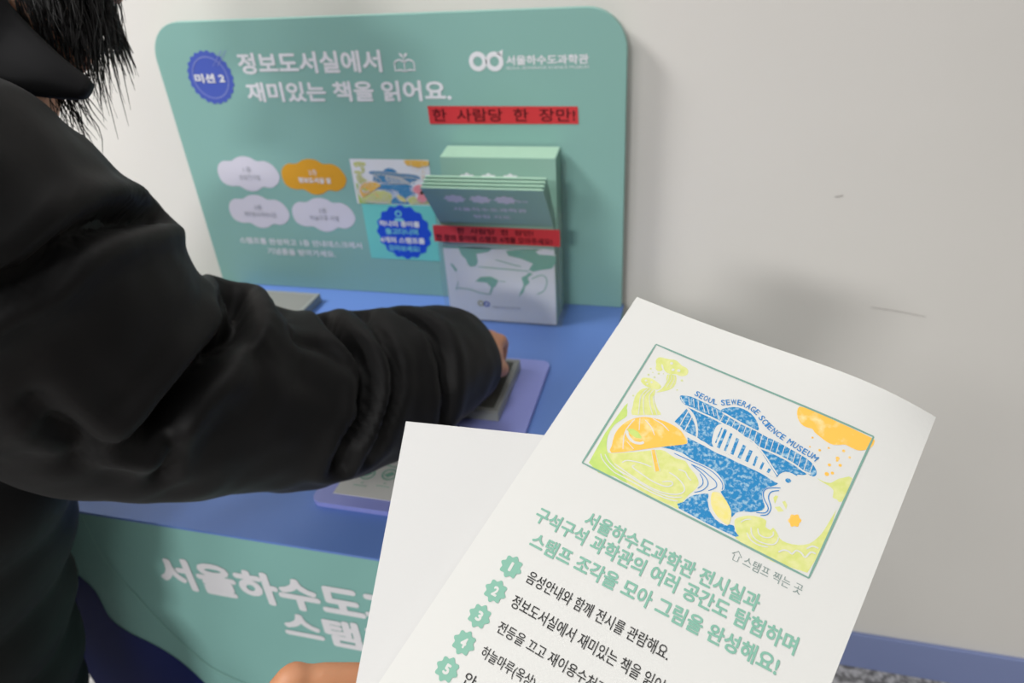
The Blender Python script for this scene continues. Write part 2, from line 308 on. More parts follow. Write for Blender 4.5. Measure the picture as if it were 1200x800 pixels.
# ------------------------------------------------------------------ measured shapes (metres; page shapes in millimetres)
ART = {'green': [[(27.0, 31.26), (26.87, 29.63), (27.99, 28.17), (30.53, 27.67), (32.58, 27.15), (34.99, 26.43), (36.99, 26.78), (39.31, 27.79), (41.65, 27.93), (43.29, 29.0), (43.88, 31.17), (42.7, 32.9), (40.81, 33.65), (38.95, 33.54), (36.8, 34.7), (34.57, 34.8), (32.71, 33.84), (31.46, 32.27), (30.35, 31.45), (30.95, 33.1), (32.17, 34.13), (31.71, 35.5), (30.14, 36.06), (28.7, 34.87), (28.32, 33.39)], [(25.96, 44.97), (25.71, 43.17), (26.87, 42.27), (29.15, 41.32), (31.51, 41.42), (34.64, 42.19), (36.11, 43.3), (35.69, 45.16), (33.81, 45.91), (30.87, 46.42), (27.94, 46.1)], [(35.29, 35.79), (39.28, 34.2), (40.95, 37.14), (41.33, 40.2), (40.05, 43.06), (35.38, 47.22), (36.4, 44.77), (37.04, 41.99), (36.63, 38.93)], [(30.26, 47.02), (34.38, 46.14), (35.36, 49.38), (36.82, 51.79), (40.32, 55.14), (42.78, 56.92), (36.7, 60.28), (30.93, 63.47), (29.11, 59.21), (27.58, 54.17), (27.95, 49.64)], [(30.83, 86.43), (32.36, 85.57), (41.55, 79.63), (46.3, 76.2), (51.13, 72.98), (54.56, 73.0), (58.67, 73.59), (62.83, 72.67), (65.91, 74.75), (69.59, 76.43), (72.6, 79.36), (72.53, 82.63), (71.34, 86.07), (70.36, 90.73), (69.68, 94.73), (45.42, 95.0), (40.02, 91.44), (36.26, 90.21)], [(92.62, 87.49), (93.68, 85.12), (97.02, 82.29), (100.94, 80.87), (103.92, 80.85), (104.63, 83.45), (106.97, 83.78), (107.44, 82.22), (109.9, 83.75), (111.6, 85.28), (114.61, 85.58), (118.72, 84.19), (122.28, 81.45), (124.27, 77.35), (125.28, 73.41), (126.19, 65.22), (126.56, 63.28), (125.98, 93.05), (98.59, 94.67), (96.38, 93.02), (94.58, 90.66)], [(114.71, 52.63), (117.72, 52.81), (120.04, 52.15), (121.08, 51.01), (122.19, 49.02), (124.07, 47.17), (127.29, 45.55), (127.23, 57.67), (124.92, 57.7), (123.32, 57.75), (122.57, 54.64), (119.81, 53.54), (117.18, 53.34)], [(102.49, 70.05), (102.81, 68.53), (103.96, 68.31), (104.12, 72.22)], [(106.33, 69.82), (107.24, 68.85), (108.71, 70.21), (108.96, 72.25)], [(104.47, 73.55), (106.36, 72.23), (108.5, 73.4), (106.66, 74.82)]], 'leftgreen': [[(25.64, 60.85), (27.08, 61.39), (29.15, 64.98), (28.09, 67.91), (26.49, 71.66), (26.13, 75.98), (26.75, 79.71), (28.41, 83.32), (30.83, 86.43), (36.26, 90.21), (40.02, 91.44), (45.42, 95.0), (38.89, 94.97), (25.48, 94.89)]], 'yellow': [[(79.37, 80.97), (80.38, 79.7), (82.11, 79.16), (85.03, 80.41), (88.47, 82.88), (90.33, 85.33), (91.26, 88.29), (91.11, 90.55), (87.91, 90.25), (83.88, 88.22), (81.03, 85.43)]], 'leafgreen': [[(32.55, 71.12), (34.97, 69.76), (37.77, 69.99), (40.37, 71.57), (40.61, 72.44), (38.19, 73.3), (35.3, 72.89)]], 'orange': [[(32.08, 85.47), (30.47, 82.15), (28.95, 76.95), (28.97, 72.86), (30.38, 67.94), (33.02, 64.4), (36.88, 61.48), (41.46, 59.98), (46.3, 59.1), (50.72, 59.2), (54.6, 60.08), (57.1, 61.69), (59.59, 63.78), (58.32, 65.97), (50.45, 71.64), (42.73, 77.72)], [(47.11, 75.25), (48.45, 74.49), (54.97, 82.66), (53.68, 83.87)], [(95.66, 26.17), (95.66, 24.13), (96.81, 23.5), (100.95, 23.0), (108.84, 23.38), (116.51, 23.55), (124.02, 23.72), (128.9, 24.09), (129.52, 25.41), (129.41, 27.83), (127.43, 30.6), (125.05, 32.18), (122.19, 32.38), (119.54, 32.21), (117.68, 33.26), (115.2, 34.66), (112.2, 34.68), (108.81, 33.69), (106.16, 32.75), (104.6, 31.66), (102.06, 32.1), (99.51, 31.54), (97.11, 29.39)], [(116.14, 73.69), (116.05, 74.54), (115.78, 75.24), (115.93, 75.98), (115.89, 76.83), (115.24, 77.19), (114.6, 77.28), (114.14, 77.83), (113.5, 78.23), (112.93, 77.75), (112.56, 77.14), (111.94, 76.95), (111.34, 76.5), (111.43, 75.65), (111.69, 74.94), (111.53, 74.19), (111.58, 73.33), (112.24, 72.97), (112.88, 72.88), (113.34, 72.32), (113.99, 71.92), (114.56, 72.42), (114.93, 73.04), (115.55, 73.23)]], 'blue': [[(46.22, 44.25), (46.33, 43.12), (47.56, 42.45), (50.82, 41.47), (55.18, 41.46), (59.49, 41.46), (63.85, 41.66), (66.11, 41.97), (68.62, 42.89), (73.99, 43.73), (79.51, 44.17), (84.62, 43.81), (89.67, 44.42), (94.49, 44.64), (100.98, 45.31), (105.8, 45.9), (109.93, 46.84), (113.07, 49.22), (113.93, 51.03), (113.52, 52.41), (111.85, 52.91), (107.7, 51.83), (103.87, 50.75), (95.91, 50.08), (88.26, 50.57), (84.04, 50.03), (80.6, 49.51), (75.1, 48.13), (70.63, 47.36), (64.47, 46.72), (57.71, 46.86), (51.74, 47.03), (48.21, 46.07)], [(51.94, 47.44), (58.04, 47.55), (64.84, 47.53), (70.99, 48.17), (75.45, 48.93), (80.94, 50.3), (84.38, 50.81), (88.58, 51.35), (96.3, 51.05), (104.25, 51.71), (107.99, 52.59), (110.41, 53.04), (109.02, 54.3), (107.1, 55.17), (107.4, 55.92), (105.04, 55.66), (102.26, 56.32), (100.54, 58.7), (99.91, 60.9), (95.41, 61.17), (90.54, 60.69), (85.45, 60.76), (80.62, 60.66), (76.54, 60.57), (72.24, 60.09), (69.59, 60.6), (66.39, 59.95), (62.65, 59.58), (60.61, 55.71), (57.85, 51.67), (54.93, 49.17)], [(51.72, 48.34), (49.9, 57.1), (53.19, 58.08), (55.95, 59.32), (61.96, 59.46), (59.37, 54.89), (56.63, 51.83)], [(65.67, 41.95), (67.14, 39.59), (70.34, 37.31), (74.06, 36.29), (78.47, 36.93), (81.75, 38.91), (83.77, 41.3), (84.45, 43.4), (79.08, 43.16), (73.54, 42.71), (68.25, 42.07)], [(58.55, 61.63), (61.38, 61.78), (67.29, 61.9), (73.29, 62.4), (77.23, 62.1), (82.1, 62.2), (87.22, 62.12), (93.06, 62.05), (97.11, 62.5), (100.35, 62.94), (101.73, 63.06), (100.18, 65.31), (98.01, 67.47), (97.69, 70.37), (99.2, 73.08), (100.85, 75.23), (100.67, 77.53), (97.03, 80.53), (93.84, 81.96), (91.7, 84.09), (91.1, 86.64), (89.25, 84.2), (86.92, 82.0), (84.4, 79.87), (82.33, 78.34), (83.1, 76.99), (82.44, 74.62), (79.85, 72.41), (76.27, 70.72), (70.88, 70.48), (64.76, 70.62), (60.19, 69.82), (54.27, 70.71), (50.49, 71.72), (58.32, 65.97), (59.94, 64.07)], [(70.22, 94.19), (70.67, 90.55), (72.32, 86.42), (75.13, 83.88), (78.2, 81.88), (79.11, 84.29), (80.42, 86.68), (82.49, 89.03), (85.45, 90.82), (88.37, 91.29), (90.96, 91.07), (91.34, 90.2), (93.38, 89.64), (94.58, 91.52), (95.93, 93.71)], [(103.82, 60.25), (103.68, 59.42), (104.15, 58.7), (105.22, 58.54), (106.08, 59.09), (105.96, 59.94), (105.3, 60.64), (104.41, 60.6)]], 'window': [[(70.75, 60.44), (68.47, 56.81), (67.45, 51.4), (68.05, 49.05), (69.87, 47.53), (73.91, 47.3), (78.43, 48.26), (84.04, 50.03), (88.91, 52.13), (94.48, 56.1), (99.45, 59.78), (99.91, 60.9), (95.41, 61.17), (85.45, 60.76), (76.54, 60.57)]], 'bars': [[(69.74, 49.73), (70.31, 49.72), (70.98, 58.04), (70.4, 58.05)], [(71.19, 49.72), (72.59, 49.71), (73.43, 59.83), (72.05, 59.86)], [(74.3, 50.31), (75.36, 50.3), (76.48, 59.71), (75.43, 59.73)], [(77.61, 51.33), (79.06, 51.31), (79.95, 59.79), (78.52, 59.82)], [(81.54, 53.01), (83.06, 52.99), (83.48, 59.97), (81.97, 60.0)], [(84.97, 53.99), (86.47, 53.96), (86.84, 59.95), (85.35, 59.99)], [(88.59, 55.41), (89.61, 55.39), (90.11, 60.31), (89.1, 60.33)], [(92.09, 56.74), (93.1, 56.72), (93.26, 60.38), (92.26, 60.4)], [(95.56, 58.25), (96.71, 58.22), (96.62, 60.36), (95.47, 60.39)]], 'wl': [([(35.85, 89.47), (44.46, 90.82), (54.34, 91.74), (62.25, 90.87), (67.21, 88.46), (68.75, 85.74), (66.7, 83.22), (62.61, 81.6), (59.1, 81.25)], 0.55), ([(38.68, 87.38), (40.19, 85.3), (45.71, 83.38), (50.99, 82.78)], 0.55), ([(58.52, 86.76), (61.66, 84.72), (63.03, 85.8), (60.81, 88.01), (54.85, 88.64), (48.04, 87.81), (43.69, 86.94), (44.3, 85.63)], 0.55), ([(36.87, 91.31), (45.81, 91.71), (55.55, 92.44), (64.24, 91.56), (69.09, 88.97)], 0.55), ([(37.98, 93.33), (46.68, 93.34), (57.34, 93.48), (65.17, 92.61), (68.45, 91.39)], 0.55), ([(62.04, 77.9), (65.18, 77.53), (67.22, 79.19), (69.21, 79.92)], 0.55), ([(28.03, 88.27), (30.08, 90.31), (34.31, 92.29), (38.95, 93.49)], 0.46), ([(29.84, 87.49), (32.87, 89.7), (37.74, 91.3), (42.47, 91.95)], 0.46), ([(35.11, 63.24), (37.7, 69.01)], 0.46), ([(37.62, 62.89), (41.69, 64.74), (45.08, 67.92)], 0.46), ([(40.42, 60.56), (45.54, 61.06), (49.86, 62.72)], 0.46), ([(33.23, 64.81), (32.31, 71.51), (33.38, 75.99), (35.75, 81.17)], 0.46), ([(35.42, 76.86), (39.99, 78.78)], 0.46), ([(47.21, 75.44), (53.77, 84.06)], 0.38), ([(48.72, 74.59), (55.39, 82.66)], 0.38), ([(32.8, 72.0), (34.68, 74.25), (38.09, 75.61), (41.22, 74.85), (42.44, 73.41)], 1.34), ([(113.18, 91.0), (114.58, 89.13), (116.52, 88.59), (118.07, 88.9), (118.99, 86.71), (121.1, 86.68), (123.02, 87.58), (124.12, 84.47), (126.09, 84.12)], 0.67), ([(122.18, 83.98), (123.81, 81.78), (126.13, 81.43)], 0.67), ([(99.07, 89.72), (101.86, 91.89), (105.66, 92.15), (108.87, 91.08)], 0.5), ([(99.69, 86.79), (101.15, 89.34), (103.93, 90.66), (107.44, 90.26), (110.21, 89.03), (111.13, 86.81), (110.74, 84.94)], 0.5), ([(102.23, 85.72), (103.39, 87.6), (105.44, 88.08), (107.64, 87.2), (108.7, 85.31), (108.14, 83.94)], 0.5), ([(95.19, 86.85), (96.26, 84.92), (98.29, 83.51)], 0.5), ([(36.19, 35.31), (36.92, 37.67), (36.86, 42.08)], 0.25), ([(37.38, 34.95), (38.38, 37.43), (38.35, 42.36)], 0.25), ([(38.56, 34.58), (39.85, 37.19), (39.98, 42.01)], 0.25), ([(30.84, 47.25), (29.86, 52.39), (32.2, 58.57), (33.56, 62.02)], 0.38), ([(32.38, 46.69), (31.28, 51.61), (33.95, 57.6), (36.01, 60.67)], 0.38), ([(33.67, 46.53), (33.41, 50.45), (36.34, 55.24), (39.49, 58.74)], 0.38), ([(35.0, 49.58), (36.89, 52.81), (41.22, 57.78)], 0.38), ([(50.85, 46.99), (57.87, 47.18), (64.65, 47.13), (70.81, 47.77), (75.28, 48.53), (80.77, 49.91), (84.21, 50.42), (88.42, 50.96), (96.11, 50.58), (104.07, 51.25), (108.68, 52.42), (111.94, 52.17)], 0.76), ([(46.64, 43.75), (48.18, 45.56), (50.1, 46.35)], 0.34), ([(49.88, 42.25), (52.13, 46.03)], 0.46), ([(52.19, 42.04), (54.52, 46.02)], 0.46), ([(54.59, 42.05), (56.99, 46.22)], 0.46), ([(56.8, 42.15), (59.85, 45.93)], 0.46), ([(59.0, 42.25), (62.03, 46.02)], 0.46), ([(61.53, 42.16), (64.52, 45.92)], 0.46), ([(63.87, 42.17), (66.76, 46.21)], 0.46), ([(66.81, 42.6), (73.81, 43.32), (79.76, 43.79), (85.12, 44.02), (90.56, 44.66)], 0.42), ([(67.86, 43.05), (68.0, 47.09)], 0.46), ([(70.72, 43.37), (70.85, 47.4)], 0.46), ([(73.55, 43.68), (73.76, 47.9)], 0.46), ([(76.34, 43.92), (76.71, 48.54)], 0.46), ([(79.09, 44.14), (79.69, 49.28)], 0.46), ([(81.68, 44.02), (82.54, 49.8)], 0.46), ([(84.23, 43.83), (85.31, 50.19)], 0.46), ([(86.95, 44.09), (88.05, 50.54)], 0.46), ([(89.67, 44.42), (90.57, 50.42)], 0.46), ([(92.29, 44.54), (93.06, 50.26)], 0.46), ([(94.9, 44.68), (95.53, 50.1)], 0.46), ([(97.55, 44.95), (98.12, 50.27)], 0.46), ([(100.17, 45.22), (100.71, 50.49)], 0.46), ([(102.79, 45.53), (103.28, 50.7)], 0.46), ([(105.4, 45.85), (106.0, 51.35)], 0.46), ([(108.08, 46.42), (108.72, 52.05)], 0.46), ([(110.94, 47.51), (111.37, 52.63)], 0.46), ([(52.14, 47.85), (54.93, 49.17), (57.85, 51.67), (60.61, 55.71), (62.32, 59.76)], 0.71), ([(52.97, 48.69), (52.93, 57.97)], 0.67), ([(55.71, 50.8), (56.04, 59.52)], 0.67), ([(80.1, 49.3), (84.69, 49.66), (91.31, 53.16), (96.83, 57.11), (100.07, 59.43)], 0.67)], 'bl': [([(56.88, 71.69), (63.96, 71.55), (70.41, 71.23), (75.48, 71.64), (79.87, 73.33), (81.97, 75.35), (82.48, 77.35)], 0.38), ([(65.84, 72.88), (70.79, 72.91), (75.87, 74.23), (78.78, 75.34), (79.78, 77.53), (77.61, 80.62)], 0.38), ([(71.02, 75.13), (73.35, 77.07), (74.22, 79.36), (73.19, 81.89)], 0.38), ([(72.74, 84.35), (75.32, 81.71), (76.29, 78.62), (75.27, 76.43), (71.98, 74.58), (65.84, 72.88)], 0.38), ([(103.39, 64.37), (100.45, 65.97), (98.47, 67.66), (98.0, 69.74), (99.2, 72.18), (101.61, 74.34), (102.64, 75.94), (102.02, 78.06), (98.92, 79.65)], 0.42), ([(103.37, 65.73), (101.07, 67.51), (100.45, 69.22), (100.88, 71.21), (102.52, 73.36), (103.55, 75.41), (103.21, 78.23), (100.95, 79.99)], 0.42)], 'dots': [('g', 26.85, 36.42, 0.5), ('g', 27.53, 39.97, 0.55), ('g', 31.6, 37.11, 0.55), ('g', 30.73, 39.91, 0.5), ('g', 43.05, 35.46, 0.63), ('g', 43.41, 41.23, 0.42), ('g', 26.53, 53.94, 0.5), ('g', 28.78, 37.91, 0.34), ('g', 33.63, 36.13, 0.34), ('o', 117.59, 48.93, 0.92), ('o', 119.42, 47.42, 0.71), ('o', 117.05, 44.41, 0.71), ('o', 120.93, 42.43, 0.71), ('o', 119.11, 40.92, 0.55), ('o', 118.92, 39.86, 0.84), ('o', 123.07, 37.04, 0.59), ('o', 119.9, 35.33, 0.67), ('o', 113.99, 37.01, 0.5), ('o', 111.08, 39.84, 0.59), ('o', 106.27, 35.6, 0.5), ('o', 106.9, 40.29, 0.38), ('w', 34.42, 29.0, 0.76), ('w', 36.68, 31.99, 0.76), ('w', 39.27, 31.15, 0.84), ('w', 28.01, 43.59, 0.55), ('w', 30.8, 43.18, 0.55), ('w', 29.45, 45.01, 0.42)], 'arc': [(51.48, 38.71), (55.77, 39.03), (60.53, 39.06), (64.63, 37.75), (68.61, 35.3), (72.21, 33.95), (76.38, 33.98), (80.53, 35.03), (83.8, 37.02), (87.44, 39.0), (91.68, 40.6), (96.02, 41.6), (99.82, 42.36), (104.83, 43.37), (108.77, 43.75), (111.97, 44.75)]}
PAGE = {'t1': ((41.16, 118.01), (111.41, 114.4)), 't2': ((21.01, 127.38), (129.38, 121.93)), 't3': ((25.43, 138.25), (126.37, 132.39)), 'i1': ((31.69, 152.74), (90.74, 149.83)), 'cap': ((104.72, 101.18), (124.82, 100.84)), 'i2': (31.53, 164.54), 'i3': (31.97, 176.28), 'i4': (31.93, 188.08), 'i5': (31.23, 199.41), 'arrow': (99.57, 101.18), 'bul': [(20.77, 153.41), (20.71, 165.45), (20.64, 177.36), (21.1, 189.31), (21.06, 201.17)]}
SIGN = {'title1': (-0.6349, 1.1007, -0.4182, 1.1292), 'title2': (-0.6323, 1.0627, -0.3248, 1.0899), 'book': (-0.3999, 1.1009, -0.3723, 1.1253), 'logo': ((-0.2845, 1.112), (-0.2623, 1.1116), 0.012), 'logot': (-0.247, 1.1069, -0.141, 1.1185), 'logoe': (-0.2476, 1.1017, -0.1411, 1.1049), 'strip': [(-0.3606, 1.0566), (-0.1556, 1.0553), (-0.1548, 1.0331), (-0.36, 1.0326)], 'stript': (-0.3547, 1.0362, -0.1591, 1.0529), 'badge': (-0.685, 1.097), 'badger': 0.0361, 'badget': (-0.7107, 1.09, -0.6617, 1.1028), 'cloud': [(-0.0533, 0.0041), (-0.0485, 0.0131), (-0.0387, 0.0188), (-0.025, 0.019), (-0.0134, 0.0246), (-0.0007, 0.0264), (0.0108, 0.0239), (0.0191, 0.0191), (0.0325, 0.0193), (0.0441, 0.0135), (0.0509, 0.0027), (0.0516, -0.0061), (0.0447, -0.0163), (0.0322, -0.0222), (0.0203, -0.0208), (0.0101, -0.0261), (-0.0005, -0.0287), (-0.0112, -0.0267), (-0.0219, -0.0207), (-0.0359, -0.021), (-0.0483, -0.0161), (-0.0531, -0.0072)], 'clouds': [(-0.6636, 0.9573), (-0.5538, 0.9548), (-0.662, 0.8969), (-0.5508, 0.895)], 'ins1': (-0.7123, 0.84, -0.4964, 0.8511), 'ins2': (-0.6659, 0.8229, -0.5446, 0.8342), 'pic': (-0.4906, 0.9146, -0.3687, 0.9824), 'card': (-0.484, 0.8255, -0.3687, 0.9146), 'seal': (-0.4225, 0.8708), 'sealr': 0.0422, 'sealt': [(-0.4601, 0.8795, -0.3951, 0.8894), (-0.4523, 0.867, -0.3995, 0.877), (-0.4632, 0.8529, -0.3904, 0.8631), (-0.4512, 0.8394, -0.4005, 0.8497)], 'seali': (-0.4269, 0.9006)}
FRONT = {'t1': (-0.5335, 0.6649, -0.1457, 0.716), 't2': (-0.3962, 0.6139, -0.1478, 0.6605), 'wave': [(-0.6629, 0.6657), (-0.6425, 0.6312), (-0.6422, 0.585), (-0.6269, 0.5621), (-0.5929, 0.544), (-0.5678, 0.5232), (-0.5468, 0.4892), (-0.5295, 0.4403), (-0.5372, 0.3593)], 'line': [(-0.6015, 0.7609), (-0.6031, 0.7286), (-0.6018, 0.6884), (-0.5896, 0.6534), (-0.5615, 0.5849), (-0.5319, 0.5337), (-0.5136, 0.5167), (-0.4786, 0.5018), (-0.4351, 0.4896)]}
HOLD = {'green': [[(-0.3136, 0.8799), (-0.2892, 0.883), (-0.2636, 0.8823), (-0.2714, 0.8762), (-0.2883, 0.8725), (-0.2876, 0.8598), (-0.2909, 0.8538), (-0.2995, 0.8523), (-0.3028, 0.8571), (-0.3041, 0.8629), (-0.3109, 0.8704)], [(-0.2456, 0.8794), (-0.2042, 0.8842), (-0.1763, 0.8771), (-0.1767, 0.8657), (-0.1823, 0.8559), (-0.1966, 0.8531), (-0.2094, 0.8495), (-0.2147, 0.8521), (-0.2088, 0.8621), (-0.2264, 0.8689), (-0.2425, 0.8719)], [(-0.2941, 0.8296), (-0.2858, 0.8371), (-0.2707, 0.839), (-0.2599, 0.8337), (-0.2633, 0.8254), (-0.2683, 0.821), (-0.2729, 0.8105), (-0.2748, 0.8104), (-0.2711, 0.8219), (-0.2771, 0.8286)], [(-0.2149, 0.8482), (-0.2095, 0.8465), (-0.2171, 0.8402), (-0.2147, 0.8324), (-0.2215, 0.826), (-0.2237, 0.8178), (-0.2297, 0.8113), (-0.2318, 0.8071), (-0.2294, 0.8154), (-0.2232, 0.8279), (-0.2262, 0.8397), (-0.2187, 0.8441)], [(-0.3285, 0.8557), (-0.3256, 0.8558), (-0.319, 0.8462), (-0.3217, 0.8431)]], 'white': [[(-0.2044, 0.8804), (-0.1901, 0.8849), (-0.1797, 0.8807), (-0.1764, 0.8752), (-0.1852, 0.8757), (-0.1993, 0.876)]], 'lines': [[(-0.324, 0.8175), (-0.3048, 0.8166), (-0.2881, 0.8116), (-0.2729, 0.8105)], [(-0.2882, 0.8529), (-0.2659, 0.8522), (-0.2365, 0.8509), (-0.2148, 0.8502)], [(-0.2612, 0.8651), (-0.2433, 0.8603), (-0.2253, 0.8564)], [(-0.2488, 0.8323), (-0.26, 0.8317)], [(-0.2117, 0.8386), (-0.1969, 0.8453), (-0.19, 0.8379), (-0.1942, 0.8218), (-0.2055, 0.815)], [(-0.3191, 0.828), (-0.3245, 0.8133)]], 'logo': [(-0.2886, 0.7949), (-0.2799, 0.7944)], 'logot': [(-0.2726, 0.7901), (-0.2299, 0.7907)], 'gtop': [(-0.3285, 0.8812), (-0.1743, 0.888)], 'badges': [(-0.2973, 0.0646), (-0.2634, 0.0643), (-0.2307, 0.0644)], 'bsz': (0.015, 0.0101), 't0': [(-0.2169, 0.0617), (-0.2026, 0.0625)], 't1': [(-0.3063, 0.0402), (-0.2072, 0.0397)], 't2': [(-0.2826, 0.0233), (-0.2318, 0.0211)], 'L': 0.0876, 'chk': [(-0.3363, 0.0856), (-0.1817, 0.0905), (-0.1736, 0.0075)]}
SLEEVE = [(-0.6029, 0.3776, 1.1844, 0.07), (-0.5041, 0.3436, 1.1627, 0.072), (-0.458, 0.3092, 1.1451, 0.092), (-0.4348, 0.2956, 1.1324, 0.1), (-0.4289, 0.3145, 1.0922, 0.1), (-0.4252, 0.3304, 1.0483, 0.102), (-0.414, 0.3506, 0.9981, 0.092), (-0.3976, 0.3807, 0.9613, 0.086), (-0.3755, 0.4187, 0.9343, 0.0855), (-0.3363, 0.4656, 0.8944, 0.0775), (-0.2887, 0.5394, 0.874, 0.074), (-0.2554, 0.6006, 0.8592, 0.066), (-0.2342, 0.6363, 0.8484, 0.05)]
CREASE = [([(-0.3598, 0.2313, 1.1189), (-0.3458, 0.2525, 1.1259), (-0.3387, 0.2681, 1.1271), (-0.336, 0.2897, 1.134), (-0.3355, 0.3123, 1.1348), (-0.34, 0.3436, 1.1286), (-0.3641, 0.3981, 1.1082)], 0.024, 0.0065), ([(-0.3373, 0.2971, 0.9962), (-0.3294, 0.3104, 1.0049), (-0.3239, 0.3298, 1.0129), (-0.3234, 0.3507, 1.0168), (-0.3279, 0.3844, 1.0173), (-0.3424, 0.4222, 1.0172), (-0.3722, 0.4569, 1.0123)], 0.03, 0.009), ([(-0.3304, 0.3822, 1.0236), (-0.3393, 0.3946, 1.0327), (-0.375, 0.45, 1.0181)], 0.012, 0.007), ([(-0.3368, 0.5198, 0.9571), (-0.3004, 0.4886, 0.9616), (-0.2748, 0.4736, 0.9464), (-0.2647, 0.4589, 0.9301), (-0.2649, 0.4379, 0.9086), (-0.2749, 0.4187, 0.8944), (-0.284, 0.4125, 0.8744)], 0.02, 0.0065), ([(-0.3042, 0.5426, 0.9506), (-0.2674, 0.5059, 0.9451), (-0.2528, 0.4905, 0.9285), (-0.2492, 0.4718, 0.9089), (-0.2552, 0.451, 0.8903), (-0.2715, 0.4378, 0.8595)], 0.011, 0.006), ([(-0.3114, 0.4375, 0.9869), (-0.2936, 0.4546, 0.9654), (-0.2748, 0.4552, 0.9405), (-0.2683, 0.4425, 0.9232)], 0.006, 0.006), ([(-0.2694, 0.5634, 0.9416), (-0.2428, 0.5557, 0.9317), (-0.2266, 0.5384, 0.9144), (-0.2187, 0.5224, 0.8912), (-0.2223, 0.5113, 0.858)], 0.014, 0.007), ([(-0.333, 0.4084, 1.0141), (-0.3162, 0.3905, 0.9956), (-0.3452, 0.4827, 0.9947)], 0.005, 0.01), ([(-0.3468, 0.4831, 0.9961), (-0.3149, 0.4511, 0.9868), (-0.2972, 0.4126, 0.967)], 0.004, 0.012), ([(-0.3609, 0.2537, 1.0306), (-0.3547, 0.269, 1.0059), (-0.3412, 0.2931, 0.9916)], 0.008, 0.006), ([(-0.36, 0.2508, 1.0516), (-0.3561, 0.2598, 1.0265), (-0.368, 0.2635, 0.9946)], 0.007, 0.007), ([(-0.3334, 0.3057, 0.9936), (-0.3387, 0.3059, 0.9703), (-0.3515, 0.3026, 0.9477)], 0.008, 0.006), ([(-0.4012, 0.2421, 1.0046), (-0.3761, 0.2544, 1.0012), (-0.3637, 0.2821, 0.9642), (-0.3555, 0.3099, 0.9322)], 0.004, 0.012)]
BODY = {'neck': (-0.5135, 0.4623, 1.2197), 'head': (-0.5514, 0.5165, 1.313), 'chin': (-0.4392, 0.4408, 1.2099), 'collA': (-0.4721, 0.3915, 1.2468), 'collB': (-0.4324, 0.3848, 1.2203), 'collC': (-0.4052, 0.3862, 1.2042), 'collD': (-0.3854, 0.3941, 1.1924), 'collX': (0.4178, 0.5686, 0.7086)}
HAIRPTS = [((-0.4506, 0.4474, 1.2735), (-0.4271, 0.4157, 1.2128)), ((-0.4349, 0.4454, 1.2728), (-0.4192, 0.4189, 1.2238)), ((-0.4312, 0.4522, 1.2723), (-0.4144, 0.4232, 1.2188)), ((-0.4274, 0.459, 1.2717), (-0.4092, 0.4216, 1.2044)), ((-0.4222, 0.4662, 1.271), (-0.4054, 0.4227, 1.1947)), ((-0.4174, 0.4732, 1.2704), (-0.4038, 0.4367, 1.2065)), ((-0.417, 0.4792, 1.2701), (-0.4031, 0.4491, 1.2161)), ((-0.4416, 0.4322, 1.1973), (-0.4262, 0.4221, 1.1743)), ((-0.4474, 0.4307, 1.1976), (-0.4365, 0.4221, 1.1791))]
LEAFPOSE = ((-0.02625, 0.3366, 1.09694), (0.92535, -0.34118, -0.1653), (-0.37903, -0.84161, -0.38474), (0.00786, -0.41867, 0.9081))
SHEET = ((-68.24, 118.86),)
TRAY = [(-0.1677, 0.7568), (-0.3606, 0.4653), (-0.2903, 0.4599), (-0.1652, 0.6189)]
CARD = [(-0.3414, 0.4776), (-0.295, 0.4773)]
ICON = [(-0.3174, 0.5108), (-0.293, 0.5138), (-0.3217, 0.4941)]
PADS = [(-0.1986, 0.7297), (-0.2025, 0.6212), (-0.5614, 0.8776), (-0.2023, 0.637), (-0.2456, 0.6298)]
PAPER = [(-0.6485, 0.4617), (-0.6699, 0.4608)]
STAMP = (-0.2271, 0.6752)
FING = [(-0.2242, 0.7217, 0.8152), (-0.2197, 0.7126, 0.7987), (-0.224, 0.6932, 0.7893)]
PH = [(-0.151, 0.151, 0.9976), (-0.1197, 0.1653, 0.9869), (-0.1413, 0.1552, 0.9942)]
SCUFF = [(0.1752, 0.9317), (0.1802, 0.9324), (0.185, 0.9343), (0.2476, 0.7729), (0.2807, 0.7699), (0.3196, 0.7633)]

# ------------------------------------------------------------------ the room
w = MB(); w.box(-3, YW, 0, 3, YW+.1, 2.9); wall = tag(w.build('wall_back', 'wall'), kind='structure')
f_ = MB(); f_.box(-3, -3.2, -.06, 3, YW+.1, 0); tag(f_.build('floor', 'floor'), kind='structure')
b = MB(); b.box(-3, YW-.008, 0, 3, YW, .094); tag(b.build('baseboard_back', 'skirting', bevel=.002), kind='structure')
WP = lambda a, z_: (a, YW-.0006, z_)
sc = MB(); sc.ribbon(SCUFF[:3], .0018, WP); sc.ribbon(SCUFF[3:], .0009, WP)
tag(sc.build('scuff_marks', 'scuff', wall), kind='structure')

# ------------------------------------------------------------------ the desk
XL, XR = -.735, -.0915
desk = empty('desk', (-.41, .66, 0), 'stamp desk with a blue worktop and a green lettered front with a navy wave', 'desk')
t = MB(); t.prism(rrect(XL, YF, XR, .94, .006, 3), lambda a, b: (a, b, ZT-.003), lambda a, b: (a, b, ZT)); t.build('worktop', 'table', desk, bevel=.001)
fp = MB(); fp.box(XL+.001, YF+.001, .0, XR-.001, YF+.016, ZT-.003); fp_o = fp.build('front_panel', 'front', desk)
sp = MB(); sp.box(XL+.001, YF+.016, 0, XL+.016, .938, ZT-.003); sp.build('side_panel', 'front', desk)
sp = MB(); sp.box(XR-.016, YF+.016, 0, XR-.001, .938, ZT-.003); sp.build('side_panel', 'front', desk)
bp = MB(); bp.box(XL+.016, .925, 0, XR-.016, .938, ZT-.003); bp.build('rear_panel', 'front', desk)
FP = lambda off: (lambda a, z_: (a, YF+.001-off, z_))
